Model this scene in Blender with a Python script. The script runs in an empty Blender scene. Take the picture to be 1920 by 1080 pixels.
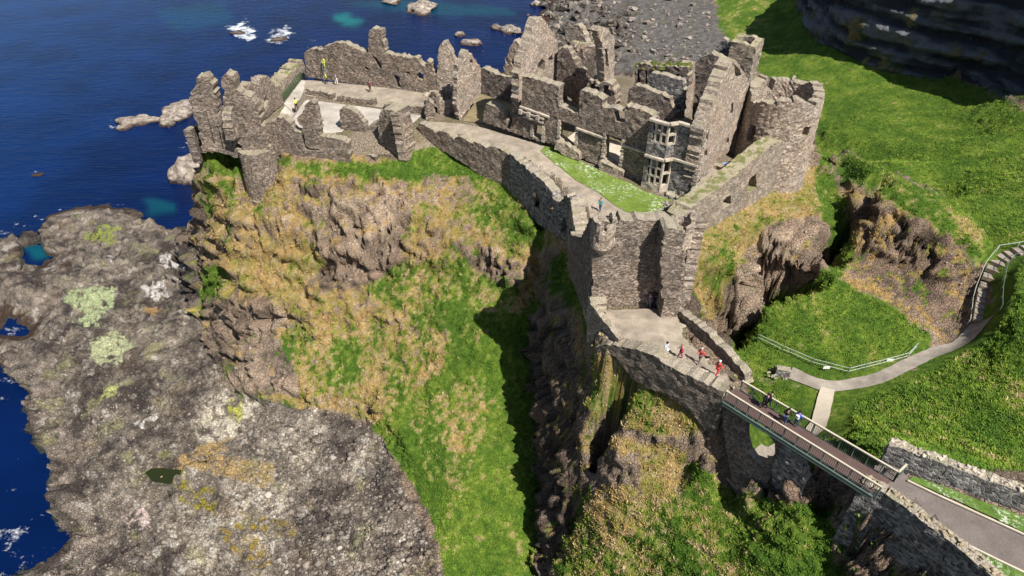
import bpy, bmesh, math, random, time
import numpy as np
from mathutils import Vector, Matrix, geometry
T0 = time.time()
random.seed(4); rng = np.random.default_rng(4)
# ---------------------------------------------------------------- camera, sky, sun
CAMZ = 74.0; PITCH = math.radians(38.5); FPX = 1280.0
SC = bpy.context.scene; COL = SC.collection
cd = bpy.data.cameras.new('camera'); cam = bpy.data.objects.new('camera', cd); COL.objects.link(cam)
cam.location = (0, 0, CAMZ); cam.rotation_euler = (math.pi/2 - PITCH, 0, 0)
cd.sensor_width = 36; cd.lens = 24.0; cd.clip_start = 0.5; cd.clip_end = 9000; SC.camera = cam
SUN_H = Vector((.625, -.78)).normalized(); SUN_EL = math.radians(52)
w = bpy.data.worlds.new('World'); SC.world = w; w.use_nodes = True
sky = w.node_tree.nodes.new('ShaderNodeTexSky'); sky.sky_type = 'NISHITA'; sky.sun_disc = False
sky.sun_elevation = SUN_EL; sky.sun_rotation = math.atan2(SUN_H.x, SUN_H.y); sky.air_density = 1.0
bg = w.node_tree.nodes['Background']; bg.inputs[1].default_value = 0.062
w.node_tree.links.new(sky.outputs[0], bg.inputs[0])
sd = bpy.data.lights.new('sun', 'SUN'); sd.energy = 5.0; sd.angle = math.radians(.5); sd.color = (1, .95, .87)
so = bpy.data.objects.new('sun', sd); COL.objects.link(so)
so.rotation_euler = Vector((SUN_H.x*math.cos(SUN_EL), SUN_H.y*math.cos(SUN_EL), math.sin(SUN_EL))).to_track_quat('Z', 'Y').to_euler()
SC.view_settings.view_transform = 'Standard'; SC.view_settings.look = 'None'; SC.view_settings.exposure = 0.62
# ---------------------------------------------------------------- camera maths (pixel of the 1920x1080 photo -> place)
CT, ST = math.cos(PITCH), math.sin(PITCH)
def P(u, v, z):
    fw = FPX*CT + (540-v)*ST; up = -FPX*ST + (540-v)*CT
    t = (z-CAMZ)/up
    return Vector(((u-960)*t, fw*t, z))
def proj(x, y, z):
    d = y*CT - (z-CAMZ)*ST; h = y*ST + (z-CAMZ)*CT
    return 960 + FPX*x/d, 540 - FPX*h/d
# ---------------------------------------------------------------- noise
_perm = np.concatenate([np.random.default_rng(11).permutation(256)]*3).astype(np.int32)
_grad = np.random.default_rng(12).normal(size=(256, 3)); _grad /= np.linalg.norm(_grad, axis=1)[:, None]
def perlin(x, y, z):
    xi, yi, zi = np.floor(x).astype(np.int32), np.floor(y).astype(np.int32), np.floor(z).astype(np.int32)
    xf, yf, zf = x-xi, y-yi, z-zi
    u, v, w_ = [t*t*t*(t*(t*6-15)+10) for t in (xf, yf, zf)]
    xi &= 255; yi &= 255; zi &= 255
    def g(a, b, c):
        h = _perm[_perm[_perm[(xi+a)] + yi+b] + zi+c] & 255
        gr = _grad[h]
        return gr[..., 0]*(xf-a) + gr[..., 1]*(yf-b) + gr[..., 2]*(zf-c)
    def L(a, b, t): return a + t*(b-a)
    return 1.6*L(L(L(g(0,0,0), g(1,0,0), u), L(g(0,1,0), g(1,1,0), u), v), L(L(g(0,0,1), g(1,0,1), u), L(g(0,1,1), g(1,1,1), u), v), w_)
def fbm(x, y, z, s, o=3):
    r = 0; a = 1
    for i in range(o):
        r = r + a*perlin(x/s+i*7.3, y/s+i*3.1, z/s+i*5.7); a *= .5; s *= .5
    return r
def worley(x, y, z, s):
    x, y, z = x/s, y/s, z/s
    xi, yi, zi = np.floor(x).astype(np.int32), np.floor(y).astype(np.int32), np.floor(z).astype(np.int32)
    f1 = np.full(x.shape, 9.0); f2 = f1.copy(); cid = np.zeros(x.shape)
    for a in (-1, 0, 1):
        for b in (-1, 0, 1):
            for c in (-1, 0, 1):
                X, Y, Z = xi+a, yi+b, zi+c
                h = _perm[_perm[_perm[X & 255] + (Y & 255)] + (Z & 255)] & 255
                px = X + (_perm[h]/255.0); py = Y + (_perm[h+57]/255.0); pz = Z + (_perm[h+131]/255.0)
                d = (px-x)**2 + (py-y)**2 + (pz-z)**2
                m = d < f1
                f2 = np.where(m, f1, np.minimum(f2, d)); f1 = np.where(m, d, f1); cid = np.where(m, h/255.0, cid)
    return np.sqrt(f1), np.sqrt(f2), cid
def sstep(a, b, x):
    t = np.clip((x-a)/(b-a), 0, 1); return t*t*(3-2*t)
# ---------------------------------------------------------------- tags
def tag(o, label=None, cat=None, group=None, kind=None):
    if label: o['label'] = label
    if cat: o['category'] = cat
    if group: o['group'] = group
    if kind: o['kind'] = kind
    return o
def empty(name, loc, label, cat, group=None):
    o = bpy.data.objects.new(name, None); COL.objects.link(o); o.location = loc; o.empty_display_size = .5
    return tag(o, label, cat, group)
def link_mesh(name, verts, faces, mat, parent=None, smooth=False):
    me = bpy.data.meshes.new(name); me.from_pydata([tuple(v) for v in verts], [], faces); me.update()
    o = bpy.data.objects.new(name, me); COL.objects.link(o)
    if mat: me.materials.append(mat)
    if smooth:
        me.shade_smooth()
    if parent is not None:
        o.parent = parent
        off_ = Vector(); q_ = parent
        while q_ is not None: off_ += q_.location; q_ = q_.parent
        me.transform(Matrix.Translation(-off_))
    return o
# ---------------------------------------------------------------- materials
def new_mat(name):
    m = bpy.data.materials.new(name); m.use_nodes = True
    nt = m.node_tree; b = nt.nodes['Principled BSDF']; b.inputs['Roughness'].default_value = .9
    b.inputs['Specular IOR Level'].default_value = .25
    return m, nt, b
class N:
    def __init__(s, nt): s.nt = nt
    def n(s, t, **k):
        nd = s.nt.nodes.new(t)
        for a, v in k.items(): setattr(nd, a, v)
        return nd
    def l(s, a, b): s.nt.links.new(a, b)
    def pos(s): return s.n('ShaderNodeNewGeometry').outputs['Position']
    def mapv(s, v, sc):
        m = s.n('ShaderNodeVectorMath', operation='MULTIPLY'); s.l(v, m.inputs[0]); m.inputs[1].default_value = sc; return m.outputs[0]
    def noise(s, v, scale, det=3, rough=.55):
        m = s.n('ShaderNodeTexNoise'); s.l(v, m.inputs['Vector']); m.inputs['Scale'].default_value = scale
        m.inputs['Detail'].default_value = det; m.inputs['Roughness'].default_value = rough; return m.outputs[0]
    def voro(s, v, scale, feature='F1', out=0):
        m = s.n('ShaderNodeTexVoronoi', feature=feature); s.l(v, m.inputs['Vector']); m.inputs['Scale'].default_value = scale; return m.outputs[out]
    def ramp(s, f, st, interp='LINEAR'):
        m = s.n('ShaderNodeValToRGB'); s.l(f, m.inputs[0]); e = m.color_ramp; e.interpolation = interp
        while len(e.elements) < len(st): e.elements.new(.5)
        for i, (p, c) in enumerate(st):
            e.elements[i].position = p
            e.elements[i].color = (c, c, c, 1) if isinstance(c, (int, float)) else (*c, 1)
        return m.outputs[0]
    def mix(s, f, a, b, mode='MIX'):
        m = s.n('ShaderNodeMix', data_type='RGBA', blend_type=mode)
        for i, x in ((0, f), (6, a), (7, b)):
            if isinstance(x, (int, float)): m.inputs[i].default_value = x if i == 0 else (x, x, x, 1)
            elif isinstance(x, tuple): m.inputs[i].default_value = (*x, 1)
            else: s.l(x, m.inputs[i])
        return m.outputs[2]
    def math(s, op, a, b=0.0, c=0.0):
        m = s.n('ShaderNodeMath', operation=op)
        for i, x in enumerate((a, b, c)):
            if isinstance(x, (int, float)): m.inputs[i].default_value = x
            else: s.l(x, m.inputs[i])
        return m.outputs[0]
    def bump(s, h, strength, dist, bs):
        m = s.n('ShaderNodeBump'); m.inputs['Strength'].default_value = strength; m.inputs['Distance'].default_value = dist
        s.l(h, m.inputs['Height']); s.l(m.outputs[0], bs.inputs['Normal']); return m
def masonry(name, c1, c2, c3, mortar, topc=(.34, .295, .23), scale=4.2, moss=.3):
    m, nt, b = new_mat(name); q = N(nt); p = q.pos()
    pw = q.n('ShaderNodeVectorMath', operation='ADD'); q.l(p, pw.inputs[0])
    nv = q.n('ShaderNodeTexNoise'); nv.inputs['Scale'].default_value = 1.5; q.l(p, nv.inputs['Vector'])
    q.l(q.mapv(nv.outputs[1], (.22, .22, .22)), pw.inputs[1])
    pv = q.mapv(pw.outputs[0], (1, 1, 1.6))
    cell = q.voro(pv, scale, out=1); edge = q.voro(pv, scale, 'DISTANCE_TO_EDGE', 0)
    sep = q.n('ShaderNodeSeparateColor'); q.l(cell, sep.inputs[0])
    colr = q.ramp(sep.outputs[0], [(0, c1), (.45, c2), (.8, c3), (1, tuple(min(1, x*1.5) for x in c3))])
    big = q.noise(p, .55, 4)
    colr = q.mix(1.0, colr, q.ramp(big, [(.3, .66), (.7, 1.25)]), 'MULTIPLY')
    fine = q.noise(p, 7, 3); colr = q.mix(1.0, colr, q.ramp(fine, [(.3, .78), (.7, 1.18)]), 'MULTIPLY')
    em = q.ramp(edge, [(.02, 1.0), (.09, 0.0)])
    colr = q.mix(q.math('MULTIPLY', em, .6), colr, mortar)
    hue = q.noise(q.mapv(p, (1, 1, .6)), .33, 4, .65); colr = q.mix(q.ramp(hue, [(.45, 0.0), (.62, .28)]), colr, q.mix(1.0, colr, (1.15, .95, .8), 'MULTIPLY')); colr = q.mix(q.ramp(hue, [(.32, .35), (.46, 0.0)]), colr, q.mix(1.0, colr, (.62, .62, .68), 'MULTIPLY'))
    lich = q.ramp(q.noise(p, 1.3, 5, .7), [(.60, 0.0), (.68, .75)])
    colr = q.mix(lich, colr, (.36, .33, .27))
    g = q.n('ShaderNodeNewGeometry'); sz = q.n('ShaderNodeSeparateXYZ'); q.l(g.outputs['True Normal'], sz.inputs[0])
    up = q.ramp(sz.outputs[2], [(.45, 0.0), (.8, 1.0)])
    ms = q.ramp(q.noise(p, .9, 4, .6), [(.5, (topc)), (.56, (.20, .19, .07)), (.64, (.12, .16, .03))])
    topcol = q.mix(moss, topc, ms)
    topcol = q.mix(1.0, topcol, q.ramp(fine, [(.25, .6), (.7, 1.25)]), 'MULTIPLY')
    colr = q.mix(q.math('MULTIPLY', up, .85), colr, topcol)
    q.l(colr, b.inputs['Base Color'])
    h = q.math('ADD', q.ramp(edge, [(0, 0.0), (.16, 1.0)]), q.math('MULTIPLY', fine, .8))
    h = q.math('ADD', h, q.math('MULTIPLY', sep.outputs[1], .7))
    q.bump(h, .55, .09, b)
    return m
M = {}
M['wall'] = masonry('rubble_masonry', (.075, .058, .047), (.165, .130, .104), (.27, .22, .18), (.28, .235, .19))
M['wall_lit'] = masonry('sunlit_masonry', (.165, .125, .098), (.29, .235, .19), (.39, .33, .27), (.42, .35, .285))  # masonry copy with sunlight put into its paler colour
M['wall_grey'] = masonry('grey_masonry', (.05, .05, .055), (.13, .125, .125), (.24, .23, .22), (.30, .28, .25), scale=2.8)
M['wall_shaded'] = masonry('shaded_masonry', (.06, .05, .045), (.13, .10, .085), (.20, .165, .14), (.25, .21, .18))  # masonry copy with shade put into its darker colour
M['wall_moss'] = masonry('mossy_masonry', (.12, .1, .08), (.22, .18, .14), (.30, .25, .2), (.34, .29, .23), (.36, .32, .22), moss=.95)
def simple(name, c, rough=.8, var=.25, scale=3, bump=.3, metal=0):
    m, nt, b = new_mat(name); q = N(nt); p = q.pos()
    n1 = q.noise(p, scale, 4, .6)
    cc_ = q.mix(1.0, (c[0], c[1], c[2]), q.ramp(n1, [(.25, 1-var), (.75, 1+var)]), 'MULTIPLY')
    cc_ = q.mix(1.0, cc_, q.ramp(q.noise(p, scale*9, 4, .7), [(.3, 1-var*.9), (.7, 1+var*.7)]), 'MULTIPLY'); cc_ = q.mix(1.0, cc_, q.ramp(q.noise(p, scale*.3, 4, .6), [(.35, 1-var*.9), (.6, 1+var*.3)]), 'MULTIPLY')
    q.l(cc_, b.inputs['Base Color'])
    b.inputs['Roughness'].default_value = rough; b.inputs['Metallic'].default_value = metal
    if bump: q.bump(q.noise(p, scale*4, 3), bump, .05, b)
    return m
M['dress'] = simple('dressed_stone', (.46, .40, .32), .85, .3, 2.5)
M['coping'] = simple('lichen_coping', (.34, .28, .19), .9, .35, 1.5)
M['pool'] = None
M['gravel'] = simple('gravel_path', (.31, .26, .205), .95, .27, 1.2)
M['paving'] = simple('pale_paving', (.42, .38, .33), .9, .22, .8)
M['cream'] = simple('cream_gravel', (.50, .44, .35), .95, .1, 1.5)
M['tarmac'] = simple('tarmac', (.16, .135, .122), .95, .2, .8)
M['pathgrey'] = simple('worn_path', (.29, .255, .215), .95, .26, 1.0)
M['deck'] = simple('deck_board', (.105, .068, .06), .85, .15, 2)
M['rail'] = simple('pale_timber', (.50, .44, .34), .7, .1, 2)
M['iron'] = simple('green_grey_steel', (.13, .17, .15), .5, .1, 2, metal=.2)
M['green_iron'] = simple('green_iron', (.05, .09, .04), .6, .1, 2)
M['rope'] = simple('pale_rope', (.42, .46, .42), .8, .1, 2)
M['white'] = simple('white_sign', (.75, .74, .70), .6, .05, 2, 0)
M['timber'] = simple('timber_step', (.30, .24, .17), .85, .2, 2)
def lawn_mat(name, g1, g2, daisy):
    m, nt, b = new_mat(name); q = N(nt); p = q.pos()
    c = q.ramp(q.noise(p, 1.1, 4, .6), [(.3, g1), (.55, g2), (.75, tuple(x*1.25 for x in g2))])
    c = q.mix(1.0, c, q.ramp(q.noise(p, 9, 3), [(.3, .7), (.7, 1.3)]), 'MULTIPLY')
    if daisy:
        dn = q.ramp(q.noise(p, .35, 2), [(.42, 0.0), (.6, 1.0)]); d2 = q.ramp(q.noise(p, 3.2, 4, .75), [(.52, 0.0), (.60, 1.0)])
        c = q.mix(q.math('MULTIPLY', q.math('MULTIPLY', dn, d2), .7*daisy), c, (.62, .66, .55))
    q.l(c, b.inputs['Base Color']); q.bump(q.noise(p, 12, 3), .6, .08, b); return m
M['lawn'] = lawn_mat('daisy_lawn', (.085, .135, .018), (.13, .19, .03), 1.0)
M['turf'] = lawn_mat('rough_turf', (.045, .075, .012), (.11, .12, .025), 0)
M['verge'] = lawn_mat('grass_verge', (.055, .105, .016), (.09, .155, .025), 1.0)

# ---------------------------------------------------------------- terrain: break lines (u, v, z) in the photo, W = world
BL = []
def bl(*pts): BL.append([P(*p) for p in pts])
def bw(*pts): BL.append([Vector(p) for p in pts])
# castle rock: outer foot of the walls
bl((372,280,30.5),(400,290,30.4),(430,290,30.3),(440,284,30.5),(480,284,30.5),(512,286,30.4),(522,300,30),(600,312,30),(700,322,30),(760,308,30.3),(792,285,31),(850,300,30),(900,328,29.3),(948,356,28.6),(983,394,28),(1014,422,27.5),(1045,440,27.2),(1066,462,27))
bl((432,330,27.3),(440,365,24.4),(480,384,23.0),(518,368,24.2),(524,320,28.5)); bl((436,300,27.5),(446,345,25),(480,352,24.5),(510,345,25),(516,310,27.5))
# inner side of those walls
bw((-42,87,32.5),(-37,87,33),(-31,85.3,33),(-24,85,33),(-14,85,33),(-11.3,88.2,33),(-6,84,33),(0.6,79.2,33),(4,74.5,32.8),(8.3,67.5,32.4),(8.0,62,32.2),(8.8,55,31.9),(9,49,31.6),(10.3,46,31.7),(17.2,40.6,32),(18.6,39,32))
bw((-38,95,33),(-20,92,33),(-5,92,33),(10,86,33)); bw((-33,104,33),(-14,100,33),(-4,98,33),(12,98,33),(27,92,32.6)); bw((10,72,32.4),(20,68,32.1),(14,58,31.9),(17,62,32)); bw((12,50,31.7),(14,46,31.8),(18,41,32)); bw((26,76,32),(34,86,32))
# back edge and cliff behind
bw((-43,88,31),(-38,102,31),(-35,108,31),(-14,104,31),(-6,110,31.5),(8,112,31.5),(18,110,31.5),(32,104,31),(41,92,30),(43,84,29))
bw((-50,96,3),(-45,108,3),(-38,114,2),(-14,111,2),(-6,118,2),(8,119,3),(20,118,4),(40,112,6),(52,98,10))
# left silhouette of the rock
bl((378,340,25),(378,400,18),(374,450,10)); bl((376,330,22),(372,400,9),(366,440,3))
bl((392,600,5),(400,660,4.8),(450,740,5.2),(520,762,5.6),(600,768,6),(700,792,6.5))
bl((450,400,25),(600,420,24.6),(750,430,24.5),(880,430,25),(960,440,25)); bl((430,520,17),(600,520,18),(720,515,18.6),(850,520,20),(940,520,21)); bl((430,620,9.5),(600,640,11.5),(700,640,12.5),(800,620,15),(900,620,17)); bl((480,710,7.5),(600,730,8),(700,740,9))
# rock platform
bl((-80,470,-.3),(0,438,0),(60,412,0),(130,392,0),(200,386,0),(245,398,0),(300,428,0),(340,450,0),(366,462,0))
bl((-80,490,1.5),(10,455,1.2),(70,428,1.8),(130,404,2),(200,400,2.4),(245,412,2.4),(295,442,2.4),(335,462,2.6),(375,480,4))
bl((-60,760,-1),(0,676,0),(30,700,0),(68,735,0),(66,800,0),(118,845,0),(114,930,0),(130,975,0),(160,1005,0),(95,1050,0),(30,1110,0),(-40,1200,-1))
bl((10,650,1.5),(45,690,1.8),(88,730,2),(86,795,2),(138,840,2),(134,925,2.2),(150,965,2),(190,1005,2),(110,1065,1.6),(60,1110,1.6))
bl((0,520,2),(60,540,2.6),(150,520,3),(250,500,3.6),(350,540,4.3)); bl((100,640,3),(250,640,4),(370,640,4.6)); bl((150,760,3.2),(300,760,4.4),(430,780,5)); bl((200,900,3.4),(330,880,3.9),(450,900,4.8),(600,900,5.4),(720,900,5.9)); bl((220,1060,3),(400,1080,4.4),(600,1080,5.2),(760,1080,5.2)); bl((200,450,2.9),(300,470,3.2))
bw((-30,20,3),(-20,30,4.6),(-12,30,5)); bw((-45,15,-1),(-60,10,-3))
bl((-10,630,.2),(25,620,-.8),(48,628,-.3)); bl((0,540,1.2),(20,500,1.5)); bl((24,452,.7),(70,432,1.3),(112,452,1.3),(108,492,1.2),(60,524,.9),(26,500,.8),(24,452,.7)); bl((40,458,-1),(72,446,-1),(98,462,-1),(88,490,-1),(56,508,-1),(38,492,-1),(40,458,-1)); bl((55,475,-3),(80,470,-3)); bl((280,890,3.35),(330,895,3.1),(370,880,3.4),(410,840,3.9))
# green valley
bl((705,800,6.6),(790,930,5.6),(825,1040,5),(835,1100,4.5)); bl((720,790,8),(760,740,10.5),(850,700,13.5),(930,680,14.5)); bl((760,830,8.5),(850,800,10.2),(930,780,11)); bl((850,960,6.8),(980,940,6.6)); bl((860,1080,4.7),(985,1080,3.6)); bl((940,580,18.5),(960,520,21.5),(985,470,24))
bw((1,20,1),(2.6,30,1.5),(3,36,2.5),(3.2,42,3.6),(3.3,48,6),(3.4,54,9.5),(3.4,60,13.5),(3.2,66,18),(3.4,70,22),(4,73.5,25.5))
bw((1.2,42,4.5),(1,50,8),(.5,58,13),(0,66,19.5),(.5,71,24))
# headland under the gatehouse
bw((6.9,64,27.5),(6.6,62,27.5),(6.2,58,27),(6.4,54,27.5),(6.9,50,28),(7.6,47.4,28.6),(9,44.6,28.6))
bw((4.2,66,22),(4.4,60,18.5),(4.2,55,14.5),(4.2,50,11),(4.0,45,7.5),(3.8,40,5.5),(4,36,4.2),(4.4,30,3))
bw((5.4,62,25.5),(5.2,57,24),(5.4,52,23),(5.8,48,22.5),(6.6,45.5,22),(7.2,43.2,21.5),(8.2,41,20)); bw((4.9,48,15.5),(5.2,45,13.5),(5.3,42,12),(5.6,39,10.5),(6,35,8.5),(6.4,31,6.5))
bl((1125,690,28),(1190,735,27.8),(1240,760,27.6),(1310,808,26.8),(1345,812,26)); bl((1115,800,23.5),(1160,850,23),(1220,865,22.8),(1290,880,22)); bl((1100,880,18.8),(1150,905,20),(1280,935,21.4),(1340,945,21.8)); bl((1080,980,13),(1150,1000,16.5),(1300,1000,20.3),(1400,975,22.3)); bl((1050,1090,8),(1200,1090,13.5),(1350,1090,18),(1480,1080,21.5)); 
bl((1330,860,23.5),(1370,905,20.2),(1400,940,19.6),(1418,985,20.5)); bw((21.5,39,20.9),(20.8,37,20.3)); bl((1446,884,28.3),(1478,906,28.2),(1506,930,27.6)); bl((1440,905,26.6),(1432,940,25),(1450,1000,23.5)); bl((1500,960,26.4),(1560,975,25.5),(1520,1040,23)); bw((22.6,33.4,27.8),(24.2,32.2,25.5)); bl((1590,1000,24),(1600,1060,21.5),(1560,1110,20.5)); bw((16,20,8),(24,18,12),(10,20,4))
bw((19.8,41.2,30),(20.4,39.5,26),(20.5,38,22)); bw((17.5,37.5,26),(19,36.5,21))
# mainland side: foot of retaining wall, mainland top
bw((25.8,33.4,23),(25.2,29.8,24),(27.1,26.8,22),(29.6,23.3,20),(31.5,20,18),(34,14,16)); bw((26.6,31.8,30),(26.8,30.6,32),(27.5,28.6,32),(30,25.0,32),(32.6,21,32),(36,14,32))
bw((29,34,31),(32,32.5,32),(38,29,32),(50,22,32.5),(60,14,33)); bw((30,38,27.5),(38,35,28.5),(50,30,29.5),(62,24,30)); bw((31,31.5,32),(33,26,32),(40,22,32),(50,10,33))
bw((25.5,34.5,25),(27.5,34,28.5))
# hollow with the path and the bridge
bl((1400,760,20.6),(1440,730,21.5),(1470,700,22),(1480,700,22),(1550,733,22),(1640,722,22.1),(1740,672,22.3),(1800,650,22.7),(1835,610,23.3),(1845,560,24.3),(1860,510,25.5),(1880,485,26.3),(1920,470,27.2),(2000,450,28.2))
bl((1420,690,21.6),(1450,700,21.8)); bl((1535,780,21.9),(1528,820,21.8),(1470,845,21.5),(1415,872,21.1),(1385,910,20.6)); bl((1410,625,22.6),(1400,660,21.8),(1395,690,21.5)); bl((1500,660,22.8),(1590,690,22.5),(1700,640,23.2),(1720,600,24.2)); bl((1450,560,24.8),(1550,545,25.6),(1650,560,25.2),(1700,590,24.6)); bl((1560,520,26.5)),
bl((1600,780,23.2),(1680,800,25),(1780,790,26),(1900,820,27.6)); bl((1700,720,23.4),(1850,700,25.4),(1920,690,26.8)); bl((1900,580,27.5),(1960,620,29)); bl((1900,520,27.2),(1960,500,28.2))
# slope east of the castle
bw((19,62,29.5),(22,64,29.2),(28,69.5,29),(34,75,29),(39,79,28.5),(42,83,27)); bw((17.5,50,29.8),(18.3,56,29.6),(18.5,61,29.5)); bw((17.5,46,29),(19.8,42,29))
bl((1300,560,29),(1340,600,27),(1370,630,24),(1388,655,22)); bl((1380,450,28.3),(1400,520,26.5),(1430,570,24.4)); bl((1530,400,28),(1535,450,26.5),(1500,510,24)); bl((1540,330,26.6),(1562,400,25.6),(1590,470,25.2),(1590,500,25)); bl((1532,310,24.5),(1566,318,24)); bl((1530,290,20),(1570,286,21))
# rocky mound
bl((1582,312,27.2),(1605,302,28.2),(1650,340,30.2),(1700,370,30.8),(1760,400,30.4),(1810,430,29.2),(1842,468,28)); bl((1602,284,28),(1660,312,30),(1716,340,30.5),(1776,370,30.1),(1830,406,28.9),(1860,452,27.8)); bl((1570,324,25.5),(1600,350,26.8),(1640,395,28.8),(1700,425,29),(1780,455,28.3),(1830,500,25.5)); bl((1610,480,25),(1700,500,25),(1760,530,24.5),(1830,540,23.5)); bl((1700,600,22.6),(1760,620,22),(1800,590,22.6),(1838,560,23)); bl((1850,470,25.5),(1830,420,24),(1760,370,23),(1680,320,20),(1620,285,17),(1570,290,14))
# fields
bl((1530,240,11),(1700,280,14),(1800,330,19),(1900,380,23)); bl((1480,130,5),(1600,180,8),(1750,220,12),(1920,280,18)); bl((1420,60,3),(1480,40,4),(1440,140,4)); bl((1330,0,1.5),(1350,60,1.8),(1400,110,2.5)); bl((1420,0,4),(1500,0,6))
bw((75,60,30),(90,40,32),(110,60,34),(100,90,28),(120,110,27)); bw((60,50,28.5),(70,30,31),(90,10,34)); bw((60,45,28),(75,40,31))
# far headland, upper right
bw((95,232,9),(89,205,9),(89,190,9),(93,176,9.5),(101,165,10),(109,157,12),(110.5,139,15),(112,119,20),(115,100,24))
bw((98,232,20),(92.5,206,32),(92.5,190,44),(97,176,52),(104.5,167,52),(112.5,158,50),(114,140,48),(116,120,44),(120,100,38)); bw((100,215,36),(106,190,52),(120,172,58),(130,150,58)); bw((100,260,12),(130,230,40),(150,190,60),(190,150,58),(210,100,50),(170,90,40),(150,60,38)); bw((120,300,40),(200,320,60),(260,200,60),(260,80,50),(200,20,40))
# beach and rocky shore behind
bl((960,30,-1),(1000,70,0.2),(1050,100,1)); bl((1000,-20,-.8),(1040,0,.4),(1040,40,.6),(1100,60,1.1)); bl((1100,20,1.2),(1200,40,1.2),(1300,60,1.6),(1330,120,2),(1200,110,1.3),(1120,100,1.2)); bl((1150,-30,.4),(1280,-30,1.2)); bw((20,300,-.5),(60,310,1),(100,320,20)); bw((10,130,1.5),(40,130,2.5),(60,140,4),(70,120,10),(58,104,14))
# sea bed
bw((-70,60,-4),(-64,50,-4),(-58,42,-3),(-56,36,-3),(-70,30,-5),(-90,50,-6),(-100,80,-6),(-120,110,-6),(-150,60,-6),(-60,0,-5)); bw((-95,130,-5),(-75,128,-5),(-66,116,-4),(-55,105,-3),(-54,98,-2),(-56,112,-4)); bw((-50,125,-5),(-20,120,-4),(-4,128,-3),(6,150,-3),(0,180,-4),(5,210,-3)); bw((-260,60,-8),(-280,320,-8),(-100,330,-8),(-20,330,-6),(0,260,-3),(-60,180,-6),(-160,160,-8)); bw((-260,0,-8),(0,0,0),(60,0,32),(160,0,38),(300,0,40),(330,330,60),(-30,8,-1),(20,6,10))
pts = []
for L in BL:
    if len(L) == 1: pts.append(L[0])
    for a, b in zip(L, L[1:]):
        n = max(1, int((b-a).length/1.2)); pts += [a.lerp(b, i/n) for i in range(n)]
    pts.append(L[-1])
pv = {}
for p in pts: pv.setdefault((round(p.x*2.5), round(p.y*2.5)), p)
pts = list(pv.values())
res = geometry.delaunay_2d_cdt([p.to_2d() for p in pts], [], [], 0, 1e-4)
TV = np.array([[c.x, c.y, pts[o[0]].z if o else 0] for c, o in zip(res[0], res[3])]); TF = res[2]
# fan grid
NJ, NI = 900, 1010
yy = np.geomspace(13, 325, NJ); ss = np.linspace(-1.28, 1.28, NI)
X = ss[None, :]*(0.75*yy[:, None]+32); Y = np.repeat(yy[:, None], NI, 1)
# world raster at 0.4 m then bilinear
RS = .4; rx0, ry0 = -275, 0; RW, RH = int(600/RS), int(330/RS)
R = np.full((RH, RW), np.nan)
for f in TF:
    a, b, c = TV[f[0]], TV[f[1]], TV[f[2]]
    i0 = max(0, int((min(a[0], b[0], c[0])-rx0)/RS)); i1 = min(RW-1, int((max(a[0], b[0], c[0])-rx0)/RS)+1)
    j0 = max(0, int((min(a[1], b[1], c[1])-ry0)/RS)); j1 = min(RH-1, int((max(a[1], b[1], c[1])-ry0)/RS)+1)
    if i1 < i0 or j1 < j0: continue
    gx, gy = np.meshgrid(rx0+np.arange(i0, i1+1)*RS, ry0+np.arange(j0, j1+1)*RS)
    det = (b[1]-c[1])*(a[0]-c[0])+(c[0]-b[0])*(a[1]-c[1])
    if abs(det) < 1e-9: continue
    l1 = ((b[1]-c[1])*(gx-c[0])+(c[0]-b[0])*(gy-c[1]))/det; l2 = ((c[1]-a[1])*(gx-c[0])+(a[0]-c[0])*(gy-c[1]))/det; l3 = 1-l1-l2
    m = (l1 >= -1e-6) & (l2 >= -1e-6) & (l3 >= -1e-6)
    sub = R[j0:j1+1, i0:i1+1]; sub[m] = (l1*a[2]+l2*b[2]+l3*c[2])[m]
R = np.where(np.isnan(R), -6, R)
def blur(A, k):
    for _ in range(k):
        B = np.pad(A, 1, 'edge'); A = (B[:-2, 1:-1]+2*A+B[2:, 1:-1])/4
        B = np.pad(A, 1, 'edge'); A = (B[1:-1, :-2]+2*A+B[1:-1, 2:])/4
    return A
R = blur(R, 2)
def flatten(poly_px, z):
    ring = [P(u, v, z) for u, v in poly_px]; xs, ys = [p.x for p in ring], [p.y for p in ring]
    i0, i1 = int((min(xs)-rx0)/RS)-1, int((max(xs)-rx0)/RS)+2; j0, j1 = int((min(ys)-ry0)/RS)-1, int((max(ys)-ry0)/RS)+2
    gx, gy = np.meshgrid(rx0+np.arange(i0, i1)*RS, ry0+np.arange(j0, j1)*RS); s = np.zeros(gx.shape, bool)
    for a, b in zip(ring, ring[1:]+ring[:1]):
        if a.y == b.y: continue
        s ^= ((a.y > gy) != (b.y > gy)) & (gx < (b.x-a.x)*(gy-a.y)/(b.y-a.y)+a.x)
    R[j0:j1, i0:i1][s] = z
flatten([(1612,888),(1640,868),(1700,880),(1760,903),(1850,937),(1960,975),(2120,1030),(2120,1290),(2000,1180),(1862,1076),(1790,1016),(1740,980),(1700,948),(1655,920)], 31.95)
flatten([(262,890),(280,872),(340,876),(380,856),(404,864),(390,888),(360,908),(318,918),(280,910)], 3.4)
flatten([(1114,578),(1270,572),(1300,640),(1388,722),(1358,738),(1300,706),(1236,672),(1170,652),(1140,652),(1126,636)], 31.75)
_xx, _yy = np.meshgrid(rx0+np.arange(RW)*RS, ry0+np.arange(RH)*RS)
_mk = ((_xx > 29) & (_yy > 37.5) & (_yy < 53)).astype(float)+((_xx > 62) & (_yy > 53) & (_yy < 150) & (_xx < 108)).astype(float); _mk = blur(np.clip(_mk, 0, 1), 14)
R = R*(1-_mk)+blur(R, 60)*_mk
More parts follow.
